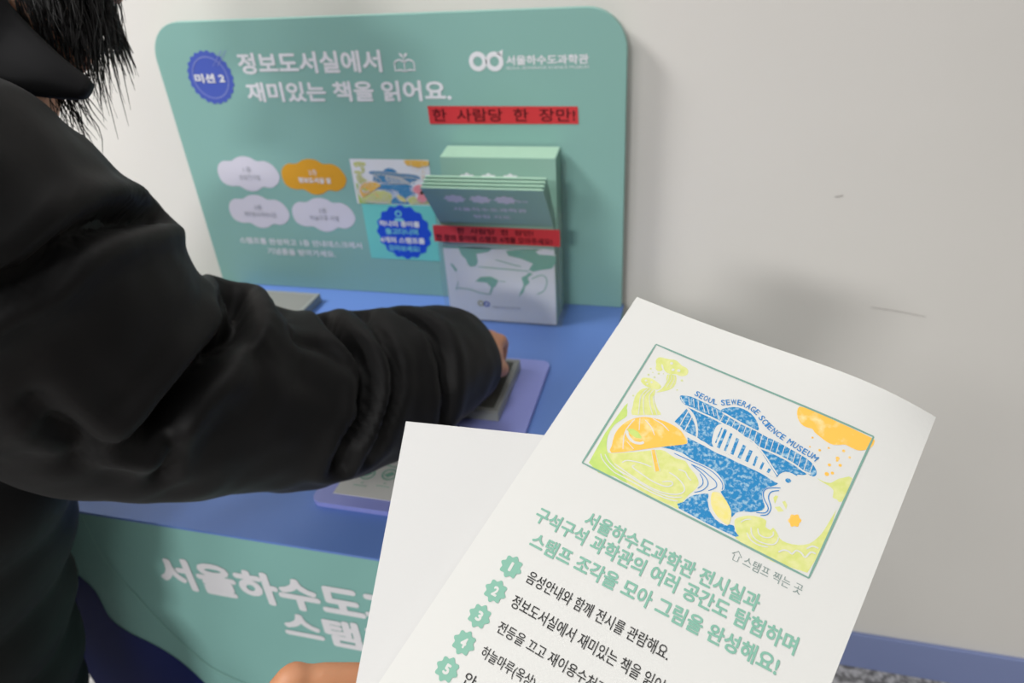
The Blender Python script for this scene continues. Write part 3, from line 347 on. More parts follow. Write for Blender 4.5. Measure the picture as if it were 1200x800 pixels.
wv = [(XL+.001, .60)]+[p for p in spline(FRONT['wave'], 4) if p[0] > XL+.003]
wv = [(p[0], p[1]) for p in wv]
wv = [(XL+.001, max(z_ for _, z_ in wv[1:])+.012)]+wv[1:]+[(wv[-1][0]+.05, .26), (wv[-1][0]+.14, .2), (XR-.001, .16), (XR-.001, .002), (XL+.001, .002)]
g = MB(); g.poly(wv, FP(.0006)); g.build('navy_wave_print', 'navy', fp_o)
g = MB(); g.ribbon(FRONT['line'], .0016, FP(.0009)); g.build('curved_line_print', 'frontline', fp_o)
g = MB(); g.text('서울하수도과학관', FRONT['t1'], FP(.0008), .045); g.text('스탬프 투어', FRONT['t2'], FP(.0008), .045)
g.build('front_lettering', 'white_print', fp_o)

# ------------------------------------------------------------------ the sign standing along the back of the desk
SX0, SX1, SZ1 = -.767, -.0942, 1.171
sign = empty('sign_board', (-.43, .93, ZT), 'tall green sign board with white lettering along the rear of the blue desk', 'sign')
s_ = MB(); s_.prism(rrect(SX0, ZT+.0005, SX1, SZ1, .05, 10, (0, 1, 1, 0)), lambda a, z_: (a, YP, z_), lambda a, z_: (a, YP+.012, z_))
board = s_.build('board', 'sign', sign, bevel=.0012)
SP = lambda k: (lambda a, z_: (a, YP-.0004*k, z_))
g = MB(); g.text('정보도서실에서', SIGN['title1'], SP(1), .032); g.text('재미있는 책을 읽어요.', SIGN['title2'], SP(1), .032); g.build('title_lettering', 'white_print', board)
# little open book with a sprout
bx = SIGN['book']; g = MB(); cx = (bx[0]+bx[2])/2; hw = (bx[2]-bx[0])/2; z0, z1 = bx[1], bx[3]; hh = z1-z0
for sgn in (-1, 1):
    g.ribbon([(cx, z0+hh*.02), (cx+sgn*hw*.5, z0+hh*.1), (cx+sgn*hw, z0+hh*.06), (cx+sgn*hw, z0+hh*.5)], .0022, SP(1), 1)
    g.ribbon([(cx+sgn*hw, z0+hh*.5), (cx+sgn*hw*.5, z0+hh*.62), (cx, z0+hh*.5)], .0022, SP(1))
    g.poly([(cx, z0+hh*.72), (cx+sgn*hw*.3, z0+hh*.78), (cx+sgn*hw*.45, z0+hh*.98), (cx+sgn*hw*.12, z0+hh*.92)], SP(1))
g.ribbon([(cx, z0), (cx, z0+hh*.75)], .0022, SP(1))
g.build('book_icon', 'white_print', board)
c1, c2, rr = SIGN['logo']
g = MB(); g.ring(c1, rr*.5, rr, SP(1)); g.ring(c2, rr*.5, rr, SP(1)); g.poly([(c2[0]+rr*.3, c2[1]+rr*.8), (c2[0]+rr*.9, c2[1]+rr*.5), (c2[0]+rr, c2[1]+rr*1.2)], SP(1))
g.text('서울하수도과학관', SIGN['logot'], SP(1), .03); g.text('SEOUL SEWERAGE SCIENCE MUSEUM', SIGN['logoe'], SP(1), 0)
g.build('museum_logo', 'white_print', board)
bc, br = SIGN['badge'], SIGN['badger']
pts = [(bc[0]+br*(1+.035*math.cos(22*a))*math.cos(a), bc[1]+br*(1+.035*math.cos(22*a))*math.sin(a)) for a in [2*math.pi*k/132 for k in range(132)]]
g = MB(); g.poly(pts, SP(1)); g.build('mission_badge', 'badge', board)
g = MB(); g.ring(bc, br*.76, br*.8, SP(2), 40); g.ribbon([(bc[0]+br*.25, bc[1]+br*.42), (bc[0]+br*.8, bc[1]+br*1.0)], .0012, SP(2)); g.ribbon([(bc[0]+br*.45, bc[1]+br*.42), (bc[0]+br*1.0, bc[1]+br*1.0)], .0012, SP(2)); g.build('badge_ring', 'badge_ring', board)
g = MB(); g.text('미션 2', SIGN['badget'], SP(3), .04); g.build('badge_lettering', 'white_print', board)
cloud_txt = [('1층', '상설전시실'), ('2층', '정보도서실 앞'), ('2층', '재이용수처리시설'), ('3층', '하늘마루 지붕')]
for k, (c, (t1, t2)) in enumerate(zip(SIGN['clouds'], cloud_txt)):
    g = MB(); g.poly(smooth_outline([(c[0]+a, c[1]+z_) for a, z_ in SIGN['cloud']]), SP(1))
    g.build('cloud_shape', 'cloud_orange' if k == 1 else 'cloud', board)
    g = MB(); hw = .0034*len(t2)+.001 if k != 1 else .027
    g.text(t1, (c[0]-.0075, c[1]+.002, c[0]+.0065, c[1]+.0105), SP(2), 0)
    g.text(t2, (c[0]-hw, c[1]-.0105, c[0]+hw, c[1]-.0015), SP(2), .035 if k == 1 else 0)
    g.build('cloud_lettering', 'white_print' if k == 1 else 'grey_print', board)
g = MB(); g.text('스탬프를 완성하고 1층 안내데스크에서', SIGN['ins1'], SP(1), .025); g.text('기념품을 받아가세요.', SIGN['ins2'], SP(1), .025); g.build('instruction_lettering', 'white_print', board)
g = MB(); g.poly(SIGN['strip'], SP(2)); g.build('red_notice_strip', 'red', board)
g = MB(); g.text('한  사람당  한  장만!', SIGN['stript'], SP(3), .008); g.build('notice_lettering', 'redink', board)
# card with the picture above and the blue seal below
g = MB(); x0, z0, x1, z1 = SIGN['card']; g.poly([(x0, z0), (x1, z0), (x1, z1), (x0, z1)], SP(1)); g.build('turquoise_card', 'turq', board)
pb = SIGN['pic']
g = MB(); g.poly([(pb[0], pb[1]), (pb[2], pb[1]), (pb[2], pb[3]), (pb[0], pb[3])], SP(1)); g.build('picture_card', 'white_print', board)
sc_, sr = SIGN['seal'], SIGN['sealr']
pts = [(sc_[0]+sr*(1+.04*math.cos(16*a))*math.cos(a), sc_[1]+sr*(1+.04*math.cos(16*a))*math.sin(a)) for a in [2*math.pi*k/128 for k in range(128)]]
g = MB(); g.poly(pts, SP(2)); g.build('blue_seal', 'seal', board)
g = MB(); g.text('하나의 종이를', SIGN['sealt'][0], SP(3), .04); g.text('4개의 스탬프를', SIGN['sealt'][2], SP(3), .04); g.build('seal_lettering', 'white_print', board)
g = MB(); g.text('들고다니며', SIGN['sealt'][1], SP(3), .03); g.text('모아보세요!', SIGN['sealt'][3], SP(3), .03)
q = SIGN['seali']; g.ring(q, .003, .0055, SP(3), 12); g.poly([(q[0]-.008, q[1]-.012), (q[0]+.008, q[1]-.012), (q[0]+.006, q[1]-.007), (q[0]-.006, q[1]-.007)], SP(3))
g.build('seal_line_lettering', 'cyan', board)

# the printed picture: the same drawing is used on the sign and, larger, on the page held in front
def draw_art(P, k, parent, full):
    """P(layer) -> placement of page millimetres; k = line width factor."""
    def part(name, material, layer, polys=(), lines=(), discs=()):
        g = MB(3.5 if full else 0)
        for q in polys: g.poly(smooth_outline(q, 2) if len(q) > 8 and full else q, P(layer))
        for i, (q, wd) in enumerate(lines): g.ribbon(q, wd*k, P(layer+.07*(i % 9)), 3 if full else 2)
        for x, y, rr in discs: g.disc((x, y), rr, P(layer), 10)
        return g.build(name, material, parent)
    part('lime_stamp_print', 'p_lime', 1, ART['green'], (), ())
    part('green_stamp_print', 'p_green', 2, ART['leftgreen'])
    part('yellow_leaf_print', 'p_yellow', 4, ART['yellow'])
    part('umbrella_print', 'p_orange', 3, ART['orange'][:1]); part('umbrella_pole_print', 'p_orange', 3, ART['orange'][1:2])
    part('orange_cloud_print', 'p_orange', 3, ART['orange'][2:3]); part('flower_print', 'p_orange', 3, ART['orange'][3:])
    part('rain_dot_print', 'p_orange', 3, (), (), [d[1:] for d in ART['dots'] if d[0] == 'o'])
    part('leaf_print', 'p_green', 4, ART['leafgreen'])
    part('blue_stamp_print', 'p_blue', 2, ART['blue'])
    part('window_band_print', 'p_white', 3, ART['window'])
    part('window_print', 'p_blue', 4, ART['bars'])
    part('white_line_print', 'p_white', 5, (), ART['wl'], [d[1:] for d in ART['dots'] if d[0] == 'w'])
    part('blue_line_print', 'p_bluetext', 4, (), ART['bl'])
    if full: part('dot_print', 'p_dot_g', 2, (), (), [d[1:] for d in ART['dots'] if d[0] == 'g'])
fx0, fx1, fv0, fv1 = 22.7, 128, 22.6, 95.5
def SPA(layer):
    def P(u, v):
        a = min(max((u-fx0)/(fx1-fx0), 0), 1); c = min(max((v-fv0)/(fv1-fv0), 0), 1)
        return (pb[0]+a*(pb[2]-pb[0]), YP-.0004*(1+layer*.5), pb[3]+c*(pb[1]-pb[3]))
    return P
draw_art(SPA, 1.6, board, False)
g = MB(); g.poly(smooth_outline([(104, 66), (110, 62), (117, 64), (121, 70), (118, 80), (120, 88), (112, 92), (106, 86), (109, 78), (103, 73)]), SPA(3)); g.build('pink_bird_print', 'p_pink', board)

# ------------------------------------------------------------------ acrylic leaflet holder
HX0, HX1 = -.3440, -.1712
hold = empty('leaflet_holder', (-.258, .887, ZT), 'clear acrylic two pocket leaflet holder with a red notice across its front', 'holder')
def wallbox(name, *a):
    g = MB(); g.box(*a); return g.build(name, 'acrylic', hold, bevel=.0006, seg=1)
zb = ZT+.0008
wallbox('base', HX0, .8545, zb, HX1, .9215, zb+.002)
fw = wallbox('front_wall', HX0, .8535, zb, HX1, .8555, .9142)
wallbox('divider', HX0+.002, .8785, zb+.002, HX1-.002, .8801, .935)
wallbox('rear_wall', HX0, .9195, zb, HX1, .9215, .985)
for xa in (HX0, HX1-.002):
    g = MB(); g.prism([(.8555, zb+.002), (.9195, zb+.002), (.9195, .935), (.8555, .9142)], lambda a, z_, x=xa: (x, a, z_), lambda a, z_, x=xa: (x+.002, a, z_)); g.build('side_wall', 'acrylic', hold)
g = MB(); g.box(-.3462, .8525, .8905, -.1695, .8534, .9142); lab = g.build('red_notice_label', 'red', hold)
HPL = lambda a, z_: (a, .8521, z_)
g = MB(); g.text('한  사람당  한  장만!', (-.312, .9040, -.205, .9122), HPL, .02); g.text('한 장의 종이에 스탬프 4개를 모아주세요!', (-.343, .8925, -.180, .9015), HPL, .02); g.build('notice_lettering', 'redink', lab)

LX0, LX1 = -.3365, -.1785
def leaflet_profile(prof, th):
    """prof: list of (y, z) from the foot to the top, a folded sheet of thickness th (towards the wall)."""
    g = MB(); n = len(prof); vs = []
    for x in (LX0, LX1):
        for k, (y, z_) in enumerate(prof): vs.append((x, y, z_))
        for k, (y, z_) in enumerate(prof):
            vs.append((x, y+th*.9, z_+th*.25*(k/(n-1))))
    fs = []
    for k in range(n-1):
        fs += [(k, k+1, 2*n+k+1, 2*n+k), (n+k+1, n+k, 3*n+k, 3*n+k+1), (k+1, k, n+k, n+k+1), (2*n+k, 2*n+k+1, 3*n+k+1, 3*n+k)]
    fs += [(0, 2*n, 3*n, n), (n-1, 2*n-1, 4*n-1, 3*n-1)]
    g.add(vs, fs); return g
G1 = 'folded green leaflets in the front pocket of the holder'
G2 = 'folded green leaflets in the rear pocket of the holder'
front_labels = ['green leaflet at the front of the holder with drawing and three pale badges',
                'green leaflet directly behind the front one in the front pocket, only its top edge showing',
                'third green leaflet from the front in the front pocket of the holder',
                'rearmost green leaflet of the front pocket, leaning over the rear stack']
up_ = V((0, .803-.857, .985-.916)).normalized()
for i in range(4):
    yb_ = .857+.0042*i; yt = .803+.0068*i; zt_ = .985+.0024*i
    prof = [(yb_, zb+.0022), (yb_, .86), (yb_, .908)]
    for k in range(0, 6):
        s = k/5; prof.append((yb_+(yt-yb_)*s, .916+.001*i+(zt_-.916-.001*i)*s))
    root = empty('leaflet', (-.2575, yb_, zb+.0022), front_labels[i], 'leaflet', G1)
    if i == 0:
        prof = [(.857, zb+.0022), (.857, .86), (.857, .916), (.803, .985)]
    o = leaflet_profile(prof, .0034).build('cover', 'lf_green', root)
    g = MB(); g.box(LX0+.001, yt+.0008, zt_-.0005, LX1-.001, yt+.0030, zt_+.0012); g.build('page_edges', 'lf_edge', root)
    if i == 0:
        LP = lambda k: (lambda a, z_: (a, .857-.0003*k, z_))
        g = MB(); g.poly([(LX0, .7675), (LX1, .7675), (LX1, .8845), (LX0, .8845)], LP(1)); g.build('white_panel', 'white_print', root)
        gt = HOLD['gtop']
        g = MB()
        for q in HOLD['green']: g.poly(q, LP(2))
        g.poly([(LX0, .8835), (LX1, .8835), (LX1, gt[1][1]-.004), (LX0, gt[0][1]-.002)], LP(2))
        for q in HOLD['lines']: g.ribbon(q, .0014, LP(2))
        g.build('green_drawing', 'lf_art', root)
        g = MB()
        for q in HOLD['white']: g.poly(q, LP(3))
        g.build('white_cloud_print', 'white_print', root)
        a, c = HOLD['logo']; g = MB(); g.ring(a, .0025, .0046, LP(3), 16); g.build('gold_ring_print', 'gold', root)
        g = MB(); g.ring(c, .0025, .0046, LP(3), 16); g.build('blue_ring_print', 'badge', root)
        q0, q1 = HOLD['logot']; g = MB(); g.text('서울하수도과학관', (q0[0], q1[1]-.0022, q1[0], q0[1]+.0022), LP(3), .01); g.build('logo_lettering', 'grey_print', root)
        nrm = V((0, -up_.z, up_.y)).normalized()
        UP = lambda k: (lambda a, t_: tuple(V((a, .857, .916))+up_*t_+nrm*(.0004*k)))
        g = MB()
        for c in HOLD['badges']:
            g.poly([(c[0]+(.0135+.0018*math.cos(8*q))*math.cos(q), c[1]+(.0085+.001*math.cos(8*q))*math.sin(q)) for q in [2*math.pi*j/64 for j in range(64)]], UP(1))
        g.build('badge_print', 'cloud', root)
        g = MB(); a, c = HOLD['t0']; g.text('투어', (a[0], a[1]-.003, c[0], a[1]+.003), UP(1), .02)
        a, c = HOLD['t1']; g.text('서울하수도과학관', (a[0], (a[1]+c[1])/2-.0045, c[0], (a[1]+c[1])/2+.0045), UP(1), .03)
        a, c = HOLD['t2']; g.text('탐험 지도', (a[0], (a[1]+c[1])/2-.004, c[0], (a[1]+c[1])/2+.004), UP(1), .03)
        g.build('cover_lettering', 'cloud', root)
for i in range(7):
    yb_ = .8822+.0048*i; yt = .884+.0049*i; zt_ = .999+.0007*i
    lab_ = 'frontmost green leaflet of the rear pocket with three white shapes near its top' if i == 0 else 'plain green leaflet packed in the rear pocket behind the frontmost one'
    root = empty('leaflet', (-.2575, yb_, zb+.0022), lab_, 'leaflet', G2)
    leaflet_profile([(yb_, zb+.0022), (yb_, .86), ((yb_+yt)/2, .93), (yt, zt_)], .0045).build('cover', 'lf_green', root)
    g = MB(); g.box(LX0+.001, yt+.001, zt_-.0005, LX1-.001, yt+.0040, zt_+.0014); g.build('page_edges', 'lf_edge', root)
    if i == 0:
        g = MB()
        for cx in (-.300, -.270, -.240):
            g.poly([(cx+(.0115+.0015*math.cos(8*q))*math.cos(q), .968+(.010+.001*math.cos(8*q))*math.sin(q)) for q in [2*math.pi*j/48 for j in range(48)]], lambda a, z_: (a, .8822+(z_-.93)*.02-.0006, z_))
        g.build('badge_print', 'white_print', root)

# ------------------------------------------------------------------ tray, ink pads, stamp, sheet on the desk
tray = empty('stamp_tray', (-.263, .61, ZT), 'violet acrylic stamping tray with rounded corners lying on the blue worktop', 'tray')
ZB = ZT+.0004
g = MB(); g.prism(rrect(-.3612, .4625, -.1668, .7575, .012, 6), lambda a, b: (a, b, ZB), lambda a, b: (a, b, ZB+.006)); g.build('base_plate', 'tray', tray, bevel=.001)
g = MB(); g.box(-.3414, .4775, ZB+.006, -.187, .6, ZB+.0066); card = g.build('instruction_card', 'paper', tray)
CP = lambda a, b: (a, b, ZB+.0070)
g = MB()
for c in (ICON[0], ICON[1], (ICON[1][0]+.0255, ICON[1][1]), (ICON[1][0]+.051, ICON[1][1])):
    g.ring(c, .0068, .0088, CP, 20); g.poly([(c[0]-.006, c[1]-.001), (c[0]-.001, c[1]-.005), (c[0]+.006, c[1]+.001), (c[0]+.001, c[1]+.005)], CP)
    g.box(c[0]-.008, c[1]-.0185, ZB+.0067, c[0]+.007, c[1]-.0178, ZB+.0070); g.box(c[0]-.0015, c[1]-.0142, ZB+.0067, c[0]+.0015, c[1]-.0132, ZB+.0070)
g.ribbon([(-.332, .528), (-.318, .531), (-.300, .527), (-.286, .5255)], .0014, CP)
g.build('card_print', 'ink_green', card)
def ink_pad(x0, y0, x1, y1, z0, label, felt):
    root = empty('ink_pad', ((x0+x1)/2, (y0+y1)/2, z0), label, 'ink pad')
    h = .0145; e = .007; g = MB()
    g.box(x0, y0, z0, x1, y1, z0+h-.0025)
    for bb in ((x0, y0, x1, y0+e), (x0, y1-e, x1, y1), (x0, y0+e, x0+e, y1-e), (x1-e, y0+e, x1, y1-e)):
        g.box(bb[0], bb[1], z0+h-.0025, bb[2], bb[3], z0+h)
    g.build('case', 'pad_case', root, bevel=.0012)
    g = MB(); g.box(x0+e, y0+e, z0+h-.0026, x1-e, y1-e, z0+h-.0006); g.build('felt', felt, root)
    return root
ink_pad(-.325, .622, -.2015, .7335, ZB+.0061, 'dark grey ink pad on the violet tray under the black sleeve', 'pad_felt')
ink_pad(-.700, .770, -.561, .882, ZT+.0004, 'light grey ink pad by the foot of the sign, left of the black sleeve', 'pad_felt_lt')
st = empty('hand_stamp', (-.238, .672, ZB+.0207), 'small pale grey hand stamp pressed on the dark ink pad under the fingers', 'stamp')
g = MB(); g.prism(rrect(-.258, .655, -.222, .690, .005, 4), lambda a, b: (a, b, ZB+.0207), lambda a, b: (a, b, ZB+.0277)); g.build('stamp_block', 'stamp_grip', st, bevel=.001)
g = MB(); g.tube([(-.240, .6725, ZB+.0277), (-.240, .6725, ZB+.034), (-.240, .6725, ZB+.043)], [.011, .007, .011], 16); g.build('grip', 'stamp_grip', st, smooth=True)
g = MB(); g.box(-.77+.06, .4615, ZT+.0004, -.628, .600, ZT+.0012); tag(g.build('paper_card', 'paper'), 'white card lying on the worktop, a corner peeking out under the black sleeve', 'card')

# ------------------------------------------------------------------ the page held up in front
LO, LXv, LYv, LNv = [V(q) for q in LEAFPOSE]
PW, PL = .148, .262
def curl(u, v):
    s = min(max(u/PW, 0), 1)
    return .0058*math.sin(math.pi*s**2.4)*math.exp(-max(v, 0)/.022)
def PG(off):
    return lambda u, v: tuple(LO+LXv*(u*.001)+LYv*(v*.001)+LNv*(curl(u*.001, v*.001)+off))
page = empty('stamp_leaflet', tuple(LO+LXv*.074+LYv*.2), 'white stamp leaflet with a coloured riverside picture and green Korean lettering, held up in front', 'leaflet')
def sheet_mesh(P0, P1, W_, L_, nu, nv):
    g = MB(); us = [W_*i/nu for i in range(nu+1)]; vs_ = [L_*(j/nv)**1.6 for j in range(nv+1)]
    n = (nu+1)*(nv+1)
    g.add([P0(u, v) for v in vs_ for u in us]+[P1(u, v) for v in vs_ for u in us], [])
    fs = []
    for j in range(nv):
        for i in range(nu):
            a = j*(nu+1)+i; q = (a, a+1, a+nu+2, a+nu+1); fs.append(q); fs.append(tuple(n+x for x in reversed(q)))
    rim = [i for i in range(nu)]+[j*(nu+1)+nu for j in range(nv)]+[nv*(nu+1)+i for i in range(nu, 0, -1)]+[j*(nu+1) for j in range(nv, 0, -1)]
    for a, c in zip(rim, rim[1:]+rim[:1]): fs.append((a, c, n+c, n+a))
    g.f += fs; return g
sheet_mesh(PG(0), PG(-.0007), PW*1000, PL*1000, 40, 30).build('sheet', 'paper', page, smooth=False)
PGL = lambda layer: PG(.00002+.00003*layer)
g = MB()
fc = [(22.6, 22.4), (128.4, 23.0), (127.2, 94.8), (22.9, 96.4)]
for a, c in zip(fc, fc[1:]+fc[:1]):
    pts = [(a[0]+(c[0]-a[0])*k/12, a[1]+(c[1]-a[1])*k/12) for k in range(13)]; g.ribbon(pts, .95, PGL(6), 1)
g.build('picture_frame_print', 'ink_frame', page)
draw_art(PGL, 1.0, page, True)
# lettering along the roof of the drawn building
g = MB(); path = spline([V(p) for p in ART['arc']], 8); acc = [0]
for a, c in zip(path, path[1:]): acc.append(acc[-1]+(V(c)-V(a)).length)
msg = 'SEOUL SEWERAGE SCIENCE MUSEUM'; tot = acc[-1]; wts = [.55 if ch in ' I' else (1.25 if ch in 'MW' else 1) for ch in msg]; ws = sum(wts); pos = 0
for ch, wt in zip(msg, wts):
    s = (pos+wt/2)/ws*tot; pos += wt
    if ch == ' ': continue
    k = max(i for i in range(len(acc)) if acc[i] <= s); k = min(k, len(path)-2)
    p = V(path[k]).lerp(V(path[k+1]), (s-acc[k])/max(acc[k+1]-acc[k], 1e-6)); d = (V(path[min(k+2, len(path)-1)])-V(path[max(k-1, 0)])).normalized(); nn = V((-d.y, d.x))
    lw = tot/ws*wt*.82; lh = 2.9
    g.text(ch, (-lw/2, lh/2, lw/2, -lh/2), (lambda P: (lambda a, b: P(p.x+d.x*a+nn.x*b, p.y+d.y*a+nn.y*b)))(PGL(6)), .015)
g.build('arc_lettering', 'p_bluetext', page)
def line_text(g, body, c0, c1, h, bold, layer=6, extra=.5):
    """centre of first and last glyph -> a line of lettering on the page"""
    c0, c1 = V(c0), V(c1); d = (c1-c0).normalized(); nn = V((-d.y, d.x)); L = (c1-c0).length; adv = h*.46
    P = PGL(layer)
    g.text(body, (-adv, h/2, L+adv, -h/2), lambda a, b: P(c0.x+d.x*a+nn.x*b, c0.y+d.y*a+nn.y*b), bold)
g = MB()
line_text(g, '서울하수도과학관 전시실과', PAGE['t1'][0], PAGE['t1'][1], 7.6, .03)
line_text(g, '구석구석 과학관의 여러 공간도 탐험하며', PAGE['t2'][0], PAGE['t2'][1], 7.6, .03)
line_text(g, '스탬프 조각을 모아 그림을 완성해요!', PAGE['t3'][0], PAGE['t3'][1], 7.6, .03)
g.build('title_lettering', 'ink_green', page)
dirv = (V(PAGE['i1'][1])-V(PAGE['i1'][0])).normalized()
items = ['음성안내와 함께 전시를 관람해요.', '정보도서실에서 재미있는 책을 읽어요.', '전등을 끄고 재이용수처리시설을 관람해요.', '하늘마루(옥상)', '안']
i_len = (V(PAGE['i1'][1])-V(PAGE['i1'][0])).length; asp = text_aspect(items[0], .006)
g = MB(); hh = 5.0
kx = (i_len+hh*.92)/asp
for k, body in enumerate(items):
    c0 = PAGE['i1'][0] if k == 0 else PAGE['i%d' % (k+1)]
    L = text_aspect(body, .006)*kx-hh*.92 if k else i_len
    if k == 4: L = .3
    hk = hh*1.12 if k in (0, 1, 3) else hh
    line_text(g, body, c0, V(c0)+dirv*L, hk if k != 4 else hh, .006)
g.build('item_lettering', 'ink_black', page)
bw = MB(); bn = MB()
for k, c in enumerate(PAGE['bul']):
    pts = [(c[0]+(4.5+.55*math.cos(8*a))*math.cos(a), c[1]+(4.5+.55*math.cos(8*a))*math.sin(a)) for a in [2*math.pi*j/64 for j in range(64)]]
    bw.poly(pts, PGL(6))
    nn = V((-dirv.y, dirv.x)); P = PGL(7)
    hw_ = .65 if k == 0 else 1.3
    bn.text(str(k+1), (-hw_, 2.1, hw_, -2.1), lambda a, b, c=c: P(c[0]+dirv.x*a+nn.x*b, c[1]+dirv.y*a+nn.y*b), .05)
bw.build('number_badge_print', 'ink_green', page); bn.build('number_lettering', 'p_white', page)
g = MB(); line_text(g, '스탬프 찍는 곳', PAGE['cap'][0], PAGE['cap'][1], 4.4, 0)
c = PAGE['arrow']; P = PGL(6); nn = V((-dirv.y, dirv.x)); AR = lambda a, b: P(c[0]+dirv.x*a+nn.x*b, c[1]+dirv.y*a+nn.y*b)
g.ribbon([(-1, 2), (-1, -.4), (-2, -.4), (0, -2.4), (2, -.4), (1, -.4), (1, 2), (-1, 2)], .3, AR, 1)
g.build('caption_lettering', 'ink_grey', page)

# the plain sheet behind it
s0 = V(SHEET[0]); ang = math.radians(-23.0)
sx = V((math.cos(ang), math.sin(ang))); sy = V((.475, .88)).normalized()
def SH(off):
    def P(u, v):
        q = s0+sx*u+sy*v
        return tuple(LO+LXv*(q.x*.001)+LYv*(q.y*.001)+LNv*(-.006+off))
    return P
sheet_mesh(SH(0), SH(-.0005), 100, 150, 8, 8).build('blank_sheet', 'paper_back')
blank = bpy.data.objects['blank_sheet']; tag(blank, 'blank white sheet held behind the printed leaflet, jutting out to its left', 'paper')

# ------------------------------------------------------------------ people
def remeshed(mb, name, material, parent, voxel, smooth=4):
    o = mb.build(name, material, parent, smooth=True)
    md = o.modifiers.new('surface', 'REMESH'); md.mode = 'VOXEL'; md.voxel_size = voxel; md.use_smooth_shade = True
    ms = o.modifiers.new('soften', 'SMOOTH'); ms.factor = .5; ms.iterations = smooth
    return o

# --- visitor in the black padded jacket
vis = empty('person', (-.68, .17, 0), 'person in a black padded jacket with black hair reaching over the desk to a stamp', 'person')
HC = V(BODY['head']); CH = V(BODY['chin'])
pel = V((-.70, .22, .70)); che = V((-.565, .315, 1.0)); nk = V((-.50, .395, 1.165)); nk2 = V(BODY['neck'])
shR = V(SLEEVE[2][:3]); shL = V((-.665, .44, 1.08)); el = V(SLEEVE[7][:3]); wr = V((-.234, .622, .846))
bd = MB()
bd.capsule(pel, (pel+che)/2, .095, .085); bd.capsule((pel+che)/2, che, .085, .085); bd.capsule(che, nk, .085, .05); bd.capsule(nk, nk2, .05, .046)
bd.capsule(che, shR, .075, .05); bd.capsule(che, shL, .075, .05)
bd.capsule(shR, V(SLEEVE[4][:3]), .05, .045); bd.capsule(V(SLEEVE[4][:3]), el, .045, .036); bd.capsule(el, wr, .036, .024)
elL = V((-.80, .36, .90)); wrL = V((-.80, .30, .76)); bd.capsule(shL, elL, .046, .036); bd.capsule(elL, wrL, .036, .024)
for sx_, kx_ in ((-.08, -.80), (.07, -.655)):
    hip = pel+V((sx_, -.005, -.03)); kn = V((kx_, .20, .40)); an = V((kx_-.01, .13, .07))
    bd.capsule(hip, kn, .082, .052); bd.capsule(kn, an, .052, .034); bd.capsule(an+V((0, 0, -.03)), an+V((.02, .14, -.045)), .03, .024)
# head: skull, jaw, face
fd = (V((.50, .68, -.50))).normalized()          # the face looks down towards the stamp
upv = V((.25, .25, .93)); upv = (upv-fd*upv.dot(fd)).normalized(); rt = fd.cross(upv).normalized()
bd.ball(HC, .082, 20, 14); bd.ball(HC+fd*.018+upv*.012, .082, 20, 14)
bd.capsule(HC+fd*.03-upv*.03, HC+fd*.06-upv*.085, .06, .034)
bd.capsule(HC-upv*.03, nk2, .05, .046); bd.capsule(HC-upv*.03, CH, .05, .018)
bd.capsule(HC+fd*.092+upv*.0, HC+fd*.106-upv*.026, .007, .012)
for s in (-1, 1):
    bd.ball(HC+rt*s*.082-upv*.015, (.010, .016, .022), 10, 8); bd.ball(HC+fd*.080+rt*s*.032+upv*.012, (.016, .012, .008), 10, 8)
# right hand over the stamp: palm, four fingers, thumb
def finger(mb, pts, r0, r1):
    pts = [V(p) for p in pts]
    for k in range(len(pts)-1): mb.capsule(pts[k], pts[k+1], r0+(r1-r0)*k/(len(pts)-1), r0+(r1-r0)*(k+1)/(len(pts)-1), 10)
pm = V((-.236, .650, .836))
bd.capsule(wr, pm, .024, .022)
for dx in (-.024, -.008, .008, .022): bd.capsule(wr+V((dx*.5, 0, 0)), V((-.236+dx, .668, .834)), .016, .0115)
finger(bd, [(-.216, .668, .836), (-.2155, .698, .835), (-.2175, .7155, .818), (-.2205, .713, .800)], .0095, .0078)
finger(bd, [(-.229, .670, .838), (-.2290, .703, .836), (-.2295, .7195, .816), (-.2300, .714, .797)], .0095, .0078)
finger(bd, [(-.243, .670, .836), (-.2440, .700, .834), (-.2440, .7150, .815), (-.2435, .710, .798)], .0092, .0075)
finger(bd, [(-.258, .667, .832), (-.2600, .690, .828), (-.2600, .7020, .812), (-.2590, .699, .799)], .0085, .007)
finger(bd, [(-.214, .640, .832), (-.2060, .662, .818), (-.2120, .682, .803), (-.2205, .692, .7945)], .0115, .0085)
# left hand, hanging behind the desk edge
bd.capsule(wrL, wrL+V((.02, -.0, -.05)), .022, .022)
for k, (dx, dl) in enumerate(((-.024, .05), (-.008, .062), (.008, .06), (.022, .05))):
    b0 = wrL+V((.02, dx, -.06)); finger(bd, [b0, b0+V((.006, 0, -dl*.55)), b0+V((-.004, 0, -dl))], .009, .007)
finger(bd, [wrL+V((.02, -.02, -.03)), wrL+V((.035, -.045, -.055)), wrL+V((.035, -.05, -.08))], .0105, .008)
remeshed(bd, 'body', 'skin', vis, .0042, 5)
for s in (-1, 1):
    g = MB(); g.ball(HC+fd*.087+rt*s*.032+upv*.006, .009, 12, 8); g.build('eye', 'eye', vis, smooth=True)
g = MB(); g.tube([HC+fd*.094-upv*.056+rt*a for a in (-.02, -.008, .008, .02)], [.002, .004, .004, .002], 8); g.build('mouth', 'lip', vis, smooth=True)

